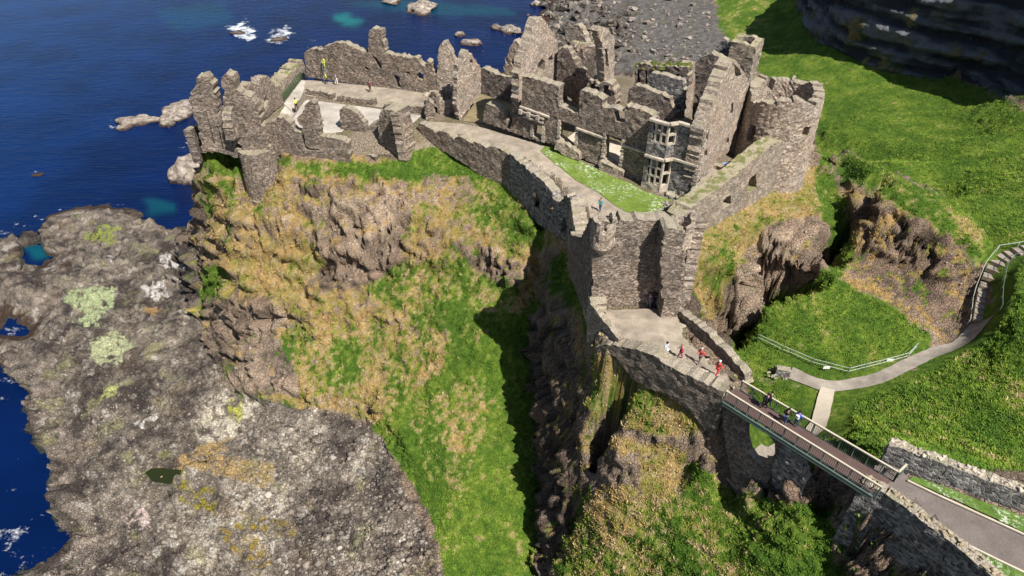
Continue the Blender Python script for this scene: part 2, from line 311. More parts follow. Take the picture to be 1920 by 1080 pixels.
def samp(A, x, y):
    fx = np.clip((x-rx0)/RS, 0, A.shape[1]-1.001); fy = np.clip((y-ry0)/RS, 0, A.shape[0]-1.001)
    i, j = fx.astype(int), fy.astype(int); fx, fy = fx-i, fy-j
    return (A[j, i]*(1-fx)+A[j, i+1]*fx)*(1-fy)+(A[j+1, i]*(1-fx)+A[j+1, i+1]*fx)*fy
def hbase(x, y): return float(samp(R, np.array([float(x)]), np.array([float(y)]))[0])
Z = samp(R, X, Y)
gyy, gxx = np.gradient(R, RS); SL = blur(np.hypot(gxx, gyy), 3)
slope = samp(SL, X, Y)
# ---------------------------------------------------------------- cover painted on the ground (what grows or lies there)
PW, PH = 1000, 620; PU0, PV0, PS = -140, -80, 2.2
def poly_mask(poly, soft=0):
    uu, vv = np.meshgrid(PU0+np.arange(PW)*PS, PV0+np.arange(PH)*PS)
    ins = np.zeros(uu.shape, bool); n = len(poly)
    us = [p[0] for p in poly]; vs = [p[1] for p in poly]
    i0, i1 = max(0, int((min(us)-PU0)/PS)-1), min(PW, int((max(us)-PU0)/PS)+2); j0, j1 = max(0, int((min(vs)-PV0)/PS)-1), min(PH, int((max(vs)-PV0)/PS)+2)
    U, V = uu[j0:j1, i0:i1], vv[j0:j1, i0:i1]; s = np.zeros(U.shape, bool)
    for k in range(n):
        (x1, y1), (x2, y2) = poly[k], poly[(k+1) % n]
        if y1 == y2: continue
        s ^= ((y1 > V) != (y2 > V)) & (U < (x2-x1)*(V-y1)/(y2-y1)+x1)
    ins[j0:j1, i0:i1] = s
    f = ins.astype(float)
    return blur(f, soft) if soft else f
# layers: green grass, dry grass, rock tone (0 dark .. 1 pale), conglomerate, special paint rgb + amount
LG = np.zeros((PH, PW)); LD = np.zeros((PH, PW)); LP = np.full((PH, PW), .46); LC = np.zeros((PH, PW)); LK = np.zeros((PH, PW))
def paint(A, poly, val, amt=1.0, soft=4):
    m = poly_mask(poly, soft)*amt; A[:] = A*(1-m)+val*m
PLAT = [(-140,430),(0,440),(130,390),(200,386),(300,428),(370,460),(385,560),(395,650),(450,740),(600,770),(705,800),(835,1090),(860,1290),(-140,1290)]
CLIFF = [(360,270),(520,290),(760,300),(955,340),(1070,460),(1010,600),(960,700),(860,740),(720,790),(600,770),(450,745),(390,620),(370,460)]
paint(LC, PLAT, .8, soft=8); paint(LP, PLAT, .37)
paint(LP, [(700,740),(400,690),(380,760),(350,860),(560,980),(620,780)], .62, .8, 10)
paint(LC, [(385,560),(600,600),(600,760),(450,740),(395,650)], .1)
paint(LP, [(340,860),(520,900),(560,1000),(540,1090),(330,1090),(300,960)], .72, .7, 12)
paint(LP, [(330,480),(370,560),(330,640),(250,600),(260,500)], .35, .8, 10); paint(LP, [(60,620),(200,640),(240,760),(140,780)], .3, .8, 10)
paint(LD, CLIFF, .5, soft=6); paint(LG, CLIFF, .12, soft=6)
for pl_, g, d in [
  ([(365,275),(440,290),(520,300),(700,310),(760,300),(790,265),(880,300),(955,340),(985,400),(900,380),(820,330),(740,335),(560,325),(440,335),(420,320),(400,330)], .75, .25),
  ([(380,330),(440,350),(440,400),(400,420),(380,380)], .35, .6), ([(540,340),(620,330),(720,350),(880,330),(900,370),(760,390),(640,380),(560,400)], .05, .35),
  ([(560,380),(800,370),(760,440),(740,520),(560,520),(600,430)], .02, .18), ([(560,470),(750,480),(740,520),(640,545),(560,530)], .0, .04),
  ([(430,470),(560,440),(620,490),(560,560),(460,560)], .2, .85), ([(500,310),(560,320),(520,400),(440,390)], .1, .6),
  ([(690,540),(760,490),(900,480),(970,520),(960,600),(900,640),(760,600)], .55, .45), ([(870,460),(960,460),(980,540),(930,530),(880,500)], .1, .15),
  ([(900,360),(1000,400),(1040,450),(1000,500),(930,460),(880,400)], .7, .5), ([(385,500),(425,500),(420,590),(385,600)], .75, .3),
  ([(400,560),(520,560),(560,640),(560,740),(450,745),(395,650)], .02, .06), ([(520,620),(700,600),(820,640),(860,700),(740,760),(600,740),(560,700)], .32, .5),
  ([(840,560),(960,560),(960,700),(840,700)], .8, .35), ([(560,560),(680,560),(690,600),(560,620)], .15, .6),
  ([(620,640),(680,640),(670,720),(620,720)], .7, .4), ([(730,700),(860,690),(880,760),(720,790)], .5, .5),
  ([(705,800),(740,760),(860,680),(950,600),(1020,560),(1040,700),(1010,1000),(1010,1290),(860,1290),(835,1080),(800,950)], 1, .15),
  ([(760,780),(880,700),(930,740),(900,860),(860,930),(800,900)], .8, .55),
  ([(1040,470),(1110,480),(1120,640),(1080,640),(1040,600)], .85, .3), ([(1000,600),(1040,560),(1100,640),(1120,760),(1080,900),(1040,1090),(1005,1090)], .05, .18), ([(1050,540),(1115,640),(1135,760),(1110,900),(1070,980),(1050,800)], .12, .5),
  ([(1110,650),(1180,680),(1350,810),(1320,835),(1180,810),(1110,770)], .5, .75), ([(1120,790),(1330,830),(1330,870),(1250,885),(1110,890)], .0, .12), ([(1130,750),(1200,770),(1260,800),(1180,800)], .3, .8),
  ([(1100,900),(1300,870),(1420,930),(1560,960),(1560,1290),(1020,1290),(1060,1000)], .62, .62), ([(1290,870),(1420,930),(1560,960),(1570,1290),(1280,1290),(1350,1000)], .85, .3), ([(1130,820),(1290,840),(1280,920),(1100,960)], .12, .8), ([(1100,850),(1200,850),(1200,905),(1100,920)], .02, .15),
  ([(1290,810),(1350,800),(1410,930),(1340,905)], 0, .1), ([(1560,940),(1640,960),(1740,1090),(1560,1290)], .5, .2),
  ([(1260,450),(1420,340),(1530,320),(1540,420),(1440,430),(1340,610),(1260,570)], .45, .95), ([(1270,470),(1330,470),(1320,580),(1260,570)], .45, .85),
  ([(1440,420),(1530,400),(1540,490),(1440,560),(1380,640),(1330,610),(1380,500)], .04, .12), ([(1420,340),(1530,320),(1525,400),(1440,410)], .3, .85),
  ([(1520,320),(1560,330),(1600,400),(1600,520),(1560,520),(1540,420)], .95, .35),
  ([(1370,640),(1440,560),(1550,510),(1700,560),(1750,640),(1700,700),(1480,720),(1380,700)], 1, .1),
  ([(1560,300),(1640,340),(1740,400),(1840,470),(1850,560),(1780,640),(1700,610),(1650,560),(1560,530),(1600,480),(1590,400)], .12, .42), ([(1640,400),(1720,430),(1760,560),(1720,600),(1600,480)], .04, .2), ([(1780,500),(1845,500),(1845,570),(1780,630),(1740,600)], .02, .15)]:
    paint(LG, pl_, g); paint(LD, pl_, d)
GREEN = [(1330,-80),(1350,60),(1440,150),(1530,180),(1530,320),(1600,290),(1680,320),(1760,370),(1850,450),(1860,560),(1790,650),(1700,700),(1480,720),(1360,700),(1380,720),(1520,880),(1700,860),(2060,900),(2060,-80)]
paint(LG, GREEN, 1, soft=3); paint(LD, GREEN, .03)
paint(LG, [(1388,770),(1470,800),(1475,880),(1404,872)], 1, soft=2); paint(LD, [(1388,770),(1470,800),(1475,880),(1404,872)], .05, soft=2); paint(LD, [(1600,690),(2060,560),(2060,900),(1700,860)], .2, .6, 12); paint(LD, [(1340,-80),(1440,-80),(1440,120),(1350,60)], .3)
paint(LG, [(1600,290),(1640,300),(1850,440),(1850,480),(1700,400),(1620,340)], .95); paint(LD, [(1600,290),(1640,300),(1850,440),(1850,480),(1700,400),(1620,340)], .45)
FARC = [(1530,-80),(1580,50),(1640,120),(1720,130),(1800,145),(1900,200),(2060,240),(2060,-80)]
paint(LG, FARC, .12, soft=3); paint(LD, FARC, .08); paint(LP, FARC, .3)
paint(LP, [(1290,860),(1500,900),(1500,1000),(1300,900)], .35); paint(LP, [(1000,600),(1100,620),(1090,900),(1010,1090)], .25, soft=4)
paint(LG, [(1590,330),(1700,410),(1800,460),(1845,520),(1840,600),(1700,600),(1620,520)], .06); paint(LD, [(1590,330),(1700,410),(1800,460),(1845,520),(1840,600),(1700,600),(1620,520)], .3); paint(LP, [(1580,310),(1700,400),(1850,480),(1840,600),(1700,610),(1600,520)], .26); paint(LP, [(1380,430),(1530,430),(1440,560),(1370,640)], .66); paint(LP, [(600,360),(900,330),(760,430),(560,500)], .62)
BEACH = [(1060,-80),(1320,-80),(1350,60),(1400,130),(1100,140),(1030,60)]
paint(LK, BEACH, 1, soft=3)
# special paint: list of (poly, rgb, amount)
SP = np.zeros((PH, PW, 4))
def special(poly, rgb, amt, soft=2):
    m = poly_mask(poly, soft)[..., None]*amt; SP[..., :3] = np.where(m > 0.01, SP[..., :3]*(1-np.minimum(1, m*3))+np.array(rgb)*np.minimum(1, m*3), SP[..., :3]); SP[..., 3:] = np.maximum(SP[..., 3:]*(1-m*0), m)
for pl_, c, a in [
  ([(120,552),(215,535),(212,580),(180,612),(135,605),(160,590),(120,565)], (.42,.48,.26), .85), ([(172,645),(215,620),(255,650),(225,682),(175,682)], (.44,.46,.27), .85), ([(160,440),(190,425),(230,430),(215,458),(160,452)], (.28,.33,.06), .7),
  ([(190,720),(230,725),(225,755),(190,765)], (.42,.45,.16), .8), ([(250,530),(310,530),(318,560),(290,560)], (.62,.58,.54), .8), ([(300,482),(330,478),(315,505),(300,500)], (.62,.58,.54), .8), ([(340,495),(370,500),(350,530),(330,530)], (.55,.52,.49), .6),
  ([(250,800),(290,775),(300,785),(265,815)], (.6,.56,.5), .8), ([(200,475),(216,478),(206,492),(196,490)], (.62,.6,.56), .8), ([(270,570),(305,570),(300,590),(270,590)], (.42,.25,.09), .7),
  ([(270,880),(330,868),(360,845),(400,800),(440,750),(470,770),(440,830),(420,860),(520,870),(500,930),(440,905),(360,890),(300,905)], (.36,.25,.11), .75),
  ([(400,745),(470,735),(480,760),(440,820),(380,830),(350,850),(370,790)], (.56,.50,.40), .6), ([(330,890),(420,930),(400,970),(340,950)], (.26,.22,.03), .55), ([(450,960),(560,980),(560,1010),(440,1000)], (.27,.2,.03), .5), ([(400,990),(500,1010),(520,1080),(470,1080)], (.27,.19,.04), .5), ([(440,870),(540,880),(600,960),(500,930)], (.33,.25,.12), .35),
  ([(1292,838),(1330,826),(1352,850),(1396,915),(1372,925),(1320,880)], (.25,.19,.135), .9), ([(220,965),(270,950),(290,985),(240,1000)], (.58,.46,.42), .7), ([(428,750),(455,750),(450,790),(430,785)], (.45,.46,.08), .6), ([(640,1000),(660,985),(655,1005),(630,1025)], (.45,.42,.36), .8)]:
    special(pl_, c, a)
U, V = proj(X, Y, Z)
def psamp(A, u, v):
    fx = np.clip((u-PU0)/PS, 0, PW-1.001); fy = np.clip((v-PV0)/PS, 0, PH-1.001); i, j = fx.astype(int), fy.astype(int); fx, fy = fx-i, fy-j
    if A.ndim == 3: fx, fy = fx[..., None], fy[..., None]
    return (A[j, i]*(1-fx)+A[j, i+1]*fx)*(1-fy)+(A[j+1, i]*(1-fx)+A[j+1, i+1]*fx)*fy
wn1 = fbm(X, Y, Z, 5, 4); wn2 = fbm(X+31, Y-9, Z, 5, 4); fine = fbm(X, Y, Z, 1.4, 3)
Uw, Vw = U+14*wn1, V+14*wn2
Uw2, Vw2 = U+7*wn1, V+7*wn2
g0, d0, tone, cong, shin = [psamp(A, Uw2, Vw2) for A in (LG, LD, LP, LC, LK)]
spc = psamp(SP, U+5*wn1+5*fine, V+5*wn2+4*fine)
# the top of the rock under the castle, hidden ground behind
plateau = (Z > 31.2) & (Y > 40) & (X < 45) & (X > -46)
flat = np.zeros(X.shape)
# ---------------------------------------------------------------- relief
wf1, wf2, wid = worley(X+.6*fine, Y+.6*fine, Z*1.3, 3.2)
vf1, vf2, vid = worley(X+.25*fine, Y, Z*1.3, 1.15)
lower = sstep(-.5, 1.2, Z)
kk = Z*0
land = lower
rk0 = np.clip(1-(g0+d0), 0, 1)
plat = cong*sstep(.8, 1.6, Z)*(Z < 9)
steep = sstep(.25, 1.0, slope)
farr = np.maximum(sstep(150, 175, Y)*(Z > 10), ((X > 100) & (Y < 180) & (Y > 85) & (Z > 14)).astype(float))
onrock = np.where(plateau, 0, 1.0)
isl = onrock*(1-shin*.8)
ridg = 1-np.abs(fbm(X, Y, Z*.7, 7, 4))*1.6
rel = steep*isl*(ridg*1.0*(np.where((X > 20) & (Y < 240), .08+np.where((X > 42) & (Y > 55) & (Y < 95), .75, .3)*rk0, .45)+rk0*1.15) + (wid-.5)*1.5*(.35+rk0) - np.exp(-((wf2-wf1)/.06)**2)*.7*(.3+rk0) + (vid-.5)*.5*(.35+rk0))
rel += plat*(fbm(X, Y, 0*X, 9, 4)*.45 + (wid-.5)*.6 - np.exp(-((wf2-wf1)/.05)**2)*.45 + (vid-.5)*.36 - np.exp(-((vf2-vf1)/.08)**2)*.16)
grassy = np.clip(g0+d0, 0, 1)
lz = (Z+1.6*wn1+.8*fine)/3.1; saw = lz-np.floor(lz); saw = np.where(saw < .8, saw/.8, (1-saw)/.2)
lz2 = (Z+1.0*wn2)/1.2; saw2 = lz2-np.floor(lz2); saw2 = np.where(saw2 < .75, saw2/.75, (1-saw2)/.25)
cl_ = sstep(.7, 1.5, slope)*isl*(1-farr)*np.where(X > 20, .6, 1.0)
rel += cl_*((saw-.5)*1.3+(saw2-.5)*.55)
rel += plat*fbm(X+40, Y, 0*X, 5, 4)*.5
tz = fbm(X*.8+Y*.3, Y, 0*X+4, 13, 3)*3.2+.25*fine; ts = np.floor(tz)+sstep(.0, .22, tz-np.floor(tz)); rel += plat*(ts-tz*.6)*.85
rel -= plat*np.exp(-(fbm(X+2, Y*1.3, 0*X+9, 7, 4)/.03)**2)*.45
fine2 = fbm(X+3, Y+8, Z, .75, 2)
rel += steep*isl*fine2*.26 + plat*fine2*.12
rel += isl*grassy*np.where(X > 21, .6, 1)*(.28*fbm(X, Y, Z, 2.6, 3) + .16*fine*1.0)*np.where(plateau, 0, 1)
strat = fbm(X*.25, Y*.25, Z*1.6, 3.0, 3)
rel *= 1-.7*farr; rel += steep*farr*strat*.5
rel += shin*lower*((vid-.5)*.25+fine*.12+sstep(1230, 1090, U)*(sstep(.55, .75, wid)*1.5*sstep(.5, .25, wf1)))
# protect walls, path and the castle top
def near_line(pts_, wid_):
    d = np.full(X.shape, 99.0)
    for a, b in zip(pts_, pts_[1:]):
        ax, ay, bx, by = a[0], a[1], b[0], b[1]; L2 = (bx-ax)**2+(by-ay)**2
        t = np.clip(((X-ax)*(bx-ax)+(Y-ay)*(by-ay))/L2, 0, 1); d = np.minimum(d, np.hypot(X-ax-t*(bx-ax), Y-ay-t*(by-ay)))
    return 1-sstep(wid_*.7, wid_*1.5, d)
PATHW = [P(*p) for p in [(1480,700,22),(1550,733,22),(1640,722,22.1),(1740,672,22.3),(1800,650,22.7),(1835,610,23.3),(1845,560,24.3),(1860,510,25.5),(1880,485,26.3),(1920,470,27.2),(2000,450,28.2)]]
PATH2 = [P(*p) for p in [(1550,733,22),(1538,780,21.9),(1530,815,21.8),(1470,840,21.5),(1425,868,21.2),(1396,905,20.9)]]
CREST = near_line([P(*p_) for p_ in ((1590,302,27.8),(1605,293,28.1),(1655,326,30.1),(1708,355,30.6),(1768,385,30.2),(1820,418,29),(1850,460,27.9))], 2.0)*(Z > 26)
POOL = near_line([P(284,892,3.4), P(330,893,3.4), P(376,874,3.4)], 1.5)*(Z < 6)
prot = np.maximum(near_line(PATHW, 1.6), near_line(PATH2, 2.2))
topflat = ((Z > 31.5) & (X > 24) & (Y < 36)).astype(float)
FC = (X > 7.2+(49-Y)*.0) & (X < 20) & (Y > 38.5) & (Y < 52) & (Z > 30.6)
MAIN = (X > 25.5) & (Y < 39) & (Z > 29)
HEAD = sstep(.0, 1, ((X > 6) & (X < 20) & (Y < 48)).astype(float))
rel *= (1-prot)*(1-topflat)*(1-FC)*(1-MAIN)*(1-.9*CREST)*(1-.9*POOL)*(1-.65*HEAD)
FN = near_line([(-42.7,85.1),(-32,82.8),(-14,81.3),(-11.8,86.4),(-.6,77.5),(6.8,67.1),(6.6,62),(7.3,48)], .8)
rel *= (1-.85*FN)
# push out along the slope as well, so faces are not just vertical streaks
gxs = samp(gxx, X, Y); gys = samp(gyy, X, Y); gl = np.sqrt(1+gxs**2+gys**2)
nx, ny, nz = -gxs/gl, -gys/gl, 1/gl
Xd = X+rel*nx*.9; Yd = Y+rel*ny*.9; Zd = Z+rel*np.maximum(nz, .35)
pool = (Z < 0) & (X > -110)
print('terrain', round(time.time()-T0, 1))
# ---------------------------------------------------------------- base colour of the ground
def mixc(c, col, m): return c*(1-m[..., None])+np.array(col)*m[..., None]
# displaced slope drives where rock breaks through
dzx = np.gradient(Zd, axis=1)/np.maximum(np.gradient(X, axis=1), 1e-3); dzy = np.gradient(Zd, axis=0)/np.gradient(Y, axis=0)
dsl = np.hypot(dzx, dzy)
nA = fbm(X+50, Y, Z, 4.5, 5); nB = fbm(X, Y+70, Z, 2.2, 4); nC = fbm(X-20, Y+10, Z, .8, 3); nD = fbm(X+5, Y+1, Z, .45, 2)
big_ = (fbm(X+11, Y+5, Z*0, 11, 3)+.8*fbm(X, Y+5, Z*0+7, 3.5, 3))*cong; tn = np.clip(tone+.20*nA+.18*nB+.22*(vid-.5)+.18*nC+.1*nD+.34*big_, 0, 1)
rock = mixc(mixc(np.zeros(X.shape+(3,))+np.array((.062, .052, .048)), (.200, .176, .146), sstep(.12, .50, tn)), (.45, .405, .33), sstep(.5, .95, tn))
rock = rock*(1+(1-cong)[..., None]*np.array([.30, .12, .0])); rust = sstep(.05, .5, nB+.4*nC)*(1-cong); crk = np.exp(-(fbm(X+2, Y*1.3, 0*X+9, 7, 4)/.022)**2)*cong; rock = mixc(rock, (.03, .027, .026), crk*.8); tanp = cong*sstep(.2, .6, fbm(X-7, Y+3, 0*X, 9, 4)-.1); rock = mixc(rock, (.24, .17, .11), tanp*.5); rock = mixc(rock, (.27, .185, .13), rust*.6)
# conglomerate: dark round clasts in pale matrix
cl = cong*sstep(.45, .3, vf1)*(vid > .5); rock = mixc(rock, (.10, .08, .066), cl*.6)
cl2 = cong*sstep(.30, .22, vf1)*(vid > .8); rock = mixc(rock, (.045, .042, .042), cl2*.9)
cl3 = cong*sstep(.5, .3, vf1)*(vid < .14); rock = mixc(rock, (.40, .36, .31), cl3*.6)
rock = mixc(rock, (.05, .042, .04), np.exp(-((wf2-wf1)/.035)**2)*.55*(1-shin))
lichn = cong*sstep(.45, .75, nA-.4*nB); rock = mixc(rock, (.30, .30, .12), lichn*.45)
lich2 = cong*sstep(.42, .7, nB*.8+.5*nC+.3*nD+.9*(tone-.45)); rock = mixc(rock, (.55, .52, .46), lich2*.75)
# wet rim along the sea, pink-pale band above
rim = sstep(2.6, 1.6, Z)*sstep(.9, 1.5, Z)*(Y < 130)*(X < -5); rock = mixc(rock, (.42, .34, .29), rim*.35*sstep(-.3, .4, nB))
wet = sstep(.9, .35, Zd+.25*nC); rock = mixc(rock, (.05, .028, .02), wet*.9*(Z < 3))
far = mixc(rock*.4, (.085, .10, .125), np.clip(.35+1.3*strat, 0, 1)); rock = np.where((farr > .5)[..., None], far, rock)  # shade of the far cliff is mixed into this dark bluish rock colour
pale = cong*0
gcol = mixc(np.zeros(X.shape+(3,))+np.array((.056, .112, .014)), (.142, .205, .026), sstep(-.6, .7, .6*nA+.6*nC+.5*nD)); gcol = mixc(gcol, (.036, .092, .018), sstep(.2, .9, .6*nB+.6*nC+.3*nD)*.6)
dcol = mixc(np.zeros(X.shape+(3,))+np.array((.35, .235, .095)), (.21, .185, .045), sstep(-.4, .5, .6*nB-.3*nA+.5*nC)); dcol = mixc(dcol, (.40, .32, .20), sstep(.1, .6, nC+nD)*.5); dcol = mixc(dcol, (.17, .115, .07), sstep(.25, .7, nD-.5*nC)*.6)
# selection by noise
tot = g0+d0
cover = sstep(-.12, .12, tot - (.50 + .40*nB + .42*nC + .30*nD + .16*(np.minimum(dsl, 4)-1.5)*steep))
cover = np.where(tot < .03, 0, np.where(tot > .97, np.maximum(cover, sstep(-.1, .2, tot-.6-.3*nB-.05*(np.minimum(dsl, 2.5)-1.2))), cover))
cover = np.maximum(cover, CREST*.97); g0 = np.maximum(g0, .8*CREST); tot = g0+d0
gf = sstep(-.14, .14, g0/np.maximum(tot, .05) - (.5+.34*nA+.36*nC+.3*nD))
veg = mixc(dcol, (0, 0, 0), gf)+gcol*gf[..., None]
veg = mixc(veg, (.19, .24, .03), (1-np.abs(2*gf-1))*.6)
col = rock*(1-cover[..., None])+veg*cover[..., None]
# beach
sh = mixc(np.zeros(X.shape+(3,))+np.array((.115, .105, .098)), (.185, .17, .16), sstep(.2, .8, vid)); sh = mixc(sh, (.055, .04, .04), sstep(.05, .5, nA+.4*nB)*sstep(1250, 1100, U)); sh = mixc(sh, (.13, .19, .03), sstep(.55, .9, nB)*.8); col = mixc(col, (0, 0, 0), shin)+sh*shin[..., None]
sa = np.clip(spc[..., 3]*1.25-.35+.5*nC+.3*nB, 0, 1)*(1-cover); sa = sstep(.22, .7, sa+.3*nD+.2*nC)*.95; col = col*(1-sa[..., None])+spc[..., :3]*sa[..., None]
# castle top: trodden earth and gravel, rough grass round the edge
pg = mixc(np.zeros(X.shape+(3,))+np.array((.27, .22, .165)), (.20, .17, .10), sstep(-.2, .5, nA)); col = np.where((plateau & (Z > 31.3))[..., None], pg, col)
bed = sstep(.2, -.3, Z); col = mixc(col, (.05, .055, .05), bed)
col = np.clip(col, 0, 1)
# ---------------------------------------------------------------- build the ground mesh
def grid_mesh(name, X, Y, Z, mask=None):
    nj, ni = X.shape; co = np.stack([X, Y, Z], -1).reshape(-1, 3).astype(np.float32)
    idx = np.arange(nj*ni).reshape(nj, ni); q = np.stack([idx[:-1, :-1], idx[:-1, 1:], idx[1:, 1:], idx[1:, :-1]], -1)
    q = q[mask] if mask is not None else q.reshape(-1, 4)
    if mask is not None:
        used = np.unique(q); remap = np.full(nj*ni, -1); remap[used] = np.arange(len(used)); q = remap[q]; co = co[used]
    else: used = None
    me = bpy.data.meshes.new(name); me.vertices.add(len(co)); me.vertices.foreach_set('co', co.ravel())
    me.loops.add(q.size); me.loops.foreach_set('vertex_index', q.ravel().astype(np.int32)); me.polygons.add(len(q))
    me.polygons.foreach_set('loop_start', np.arange(0, q.size, 4, dtype=np.int32)); me.polygons.foreach_set('loop_total', np.full(len(q), 4, np.int32))
    me.update(calc_edges=True); me.validate(); me.shade_smooth()
    o = bpy.data.objects.new(name, me); COL.objects.link(o); return o, used
def attr(o, name, data, kind='FLOAT_COLOR', used=None):
    a = o.data.attributes.new(name, kind, 'POINT')
    if kind == 'FLOAT_COLOR':
        d = np.concatenate([data.reshape(-1, data.shape[-1]), np.ones((data.reshape(-1, data.shape[-1]).shape[0], 1))], 1) if data.shape[-1] == 3 else data.reshape(-1, 4)
        if used is not None: d = d[used]
        a.data.foreach_set('color', d.astype(np.float32).ravel())
    else:
        d = data.ravel(); d = d[used] if used is not None else d
        a.data.foreach_set('value', d.astype(np.float32))
ter, _ = grid_mesh('ground', Xd, Yd, Zd); tag(ter, kind='structure')
attr(ter, 'cover_colour', col); attr(ter, 'pebbly', cong*sstep(.6, 1.2, Z)*(1-sa)*sstep(-.6, .3, nA+.3)*(.3+.7*sstep(640, 800, V)), 'FLOAT'); attr(ter, 'grass', np.clip(cover*(1-shin), 0, 1), 'FLOAT')
m, nt, b = new_mat('ground_cover'); q = N(nt); p = q.pos()
ac = q.n('ShaderNodeAttribute', attribute_name='cover_colour'); ag = q.n('ShaderNodeAttribute', attribute_name='grass'); G_ = ag.outputs['Fac']
n8 = q.noise(p, 5, 4, .65); n2 = q.noise(p, 22, 2, .6)
rv = q.mix(1.0, ac.outputs[0], q.ramp(n8, [(.3, .66), (.5, 1.0), (.72, 1.3)]), 'MULTIPLY')
ve = q.voro(p, 2.6, 'DISTANCE_TO_EDGE', 0); rv = q.mix(q.ramp(ve, [(.0, .55), (.06, 0.0)]), rv, q.mix(1.0, rv, .45, 'MULTIPLY'))
ap = q.n('ShaderNodeAttribute', attribute_name='pebbly')
for sc_, lo_, colr_, th in ((.75, .26, (.05, .046, .045), .62), (1.5, .3, (.12, .10, .085), .45), (2.6, .28, (.42, .38, .33), .8)):
    vv = q.n('ShaderNodeTexVoronoi'); vv.inputs['Scale'].default_value = sc_; q.l(p, vv.inputs[0]); cs_ = q.n('ShaderNodeSeparateColor'); q.l(vv.outputs[1], cs_.inputs[0])
    dd = q.math('ADD', vv.outputs[0], q.math('MULTIPLY', n8, .25)); mk = q.math('MULTIPLY', q.ramp(dd, [(lo_+.10, 1.0), (lo_+.18, 0.0)]), q.math('GREATER_THAN', cs_.outputs[0], th))
    rv = q.mix(q.math('MULTIPLY', q.math('MULTIPLY', mk, ap.outputs['Fac']), .85), rv, colr_)
gv = q.mix(1.0, ac.outputs[0], q.ramp(q.noise(p, 3.2, 5, .7), [(.3, .62), (.52, 1.0), (.72, 1.4)]), 'MULTIPLY')
gv = q.mix(1.0, gv, q.ramp(n2, [(.3, .7), (.7, 1.3)]), 'MULTIPLY')
q.l(q.mix(G_, rv, gv), b.inputs['Base Color'])
hr = q.math('ADD', q.math('MULTIPLY', n8, 1.0), q.ramp(ve, [(0, 0.0), (.12, .5)])); hg = q.math('ADD', q.math('MULTIPLY', q.noise(p, 3.5, 5, .7), 1.2), q.math('MULTIPLY', n2, .25))
hm = q.n('ShaderNodeMix', data_type='FLOAT'); q.l(G_, hm.inputs[0]); q.l(hr, hm.inputs[2]); q.l(hg, hm.inputs[3]); q.bump(hm.outputs[0], .85, .35, b)
b.inputs['Roughness'].default_value = .95; b.inputs['Specular IOR Level'].default_value = .12
ter.data.materials.append(m)
def scatter(name, n, wgt, maker, mat):
    pr = wgt[:-1, :-1].ravel().astype(float); pr /= pr.sum(); k = rng.choice(len(pr), n, p=pr); j, i = k//(NI-1), k % (NI-1)
    a, b_ = rng.random(n), rng.random(n)
    def bi(A): return ((A[j, i]*(1-a)+A[j, i+1]*a)*(1-b_)+(A[j+1, i]*(1-a)+A[j+1, i+1]*a)*b_)
    pos = np.stack([bi(Xd), bi(Yd), bi(Zd)], -1); cl_ = col[j, i]
    V_, F_, C_ = maker(pos, cl_, n); me = bpy.data.meshes.new(name); me.vertices.add(len(V_)); me.vertices.foreach_set('co', V_.astype(np.float32).ravel())
    me.loops.add(F_.size); me.loops.foreach_set('vertex_index', F_.ravel().astype(np.int32)); me.polygons.add(len(F_)); me.polygons.foreach_set('loop_start', np.arange(0, F_.size, 3, dtype=np.int32)); me.polygons.foreach_set('loop_total', np.full(len(F_), 3, np.int32)); me.update(calc_edges=True)
    o = bpy.data.objects.new(name, me); COL.objects.link(o); attr(o, 'tint', C_); me.materials.append(mat); return tag(o, kind='stuff')
def tufts(pos, cl_, n):
    nb = 5; h = (.08+.17*rng.random(n)**2)*(1+.35*(pos[:, 1] > 90)); az = rng.random((n, nb))*6.283; base = pos[:, None, :]+np.concatenate([(rng.random((n, nb, 2))-.5)*.34, np.full((n, nb, 1), -.05)], -1)
    d = np.stack([np.cos(az), np.sin(az), 0*az], -1); sd_ = np.stack([-np.sin(az), np.cos(az), 0*az], -1); w_ = .055
    tip = base+d*(h[:, None, None]*(.5+.9*rng.random((n, nb, 1))))+np.array([0, 0, 1])*h[:, None, None]
    V_ = np.stack([base-sd_*w_, base+sd_*w_, tip], 2).reshape(-1, 3); F_ = np.arange(len(V_)).reshape(-1, 3)
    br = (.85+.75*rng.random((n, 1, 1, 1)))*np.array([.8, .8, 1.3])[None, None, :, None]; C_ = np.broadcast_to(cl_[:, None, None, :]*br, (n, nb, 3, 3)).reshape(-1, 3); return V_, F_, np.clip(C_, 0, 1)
_bm = bmesh.new(); bmesh.ops.create_icosphere(_bm, subdivisions=1, radius=1); _iv = np.array([v.co[:] for v in _bm.verts]); _if = np.array([[v.index for v in f.verts] for f in _bm.faces]); _bm.free()
def stones(pos, cl_, n):
    s_ = .06+.20*rng.random(n)**3+.45*rng.random(n)**40+.16*(pos[:, 1] > 150); sc = s_[:, None]*np.array([1, 1, .65])*(.7+.6*rng.random((n, 3))); az = rng.random(n)*6.283
    v = _iv[None]*(.72+.5*rng.random((n, len(_iv), 1)))*sc[:, None, :]; x = v[..., 0]*np.cos(az)[:, None]-v[..., 1]*np.sin(az)[:, None]; y = v[..., 0]*np.sin(az)[:, None]+v[..., 1]*np.cos(az)[:, None]
    V_ = (np.stack([x, y, v[..., 2]], -1)+pos[:, None, :]).reshape(-1, 3); F_ = (_if[None]+np.arange(n)[:, None, None]*len(_iv)).reshape(-1, 3)
    br = np.where(rng.random((n, 1)) < .35, .5, .8+.7*rng.random((n, 1))); C_ = np.repeat(np.clip(cl_*.55+np.array([.085, .073, .064])*.9, 0, 1)*br, len(_iv), 0); return V_, F_, np.clip(C_, 0, 1)
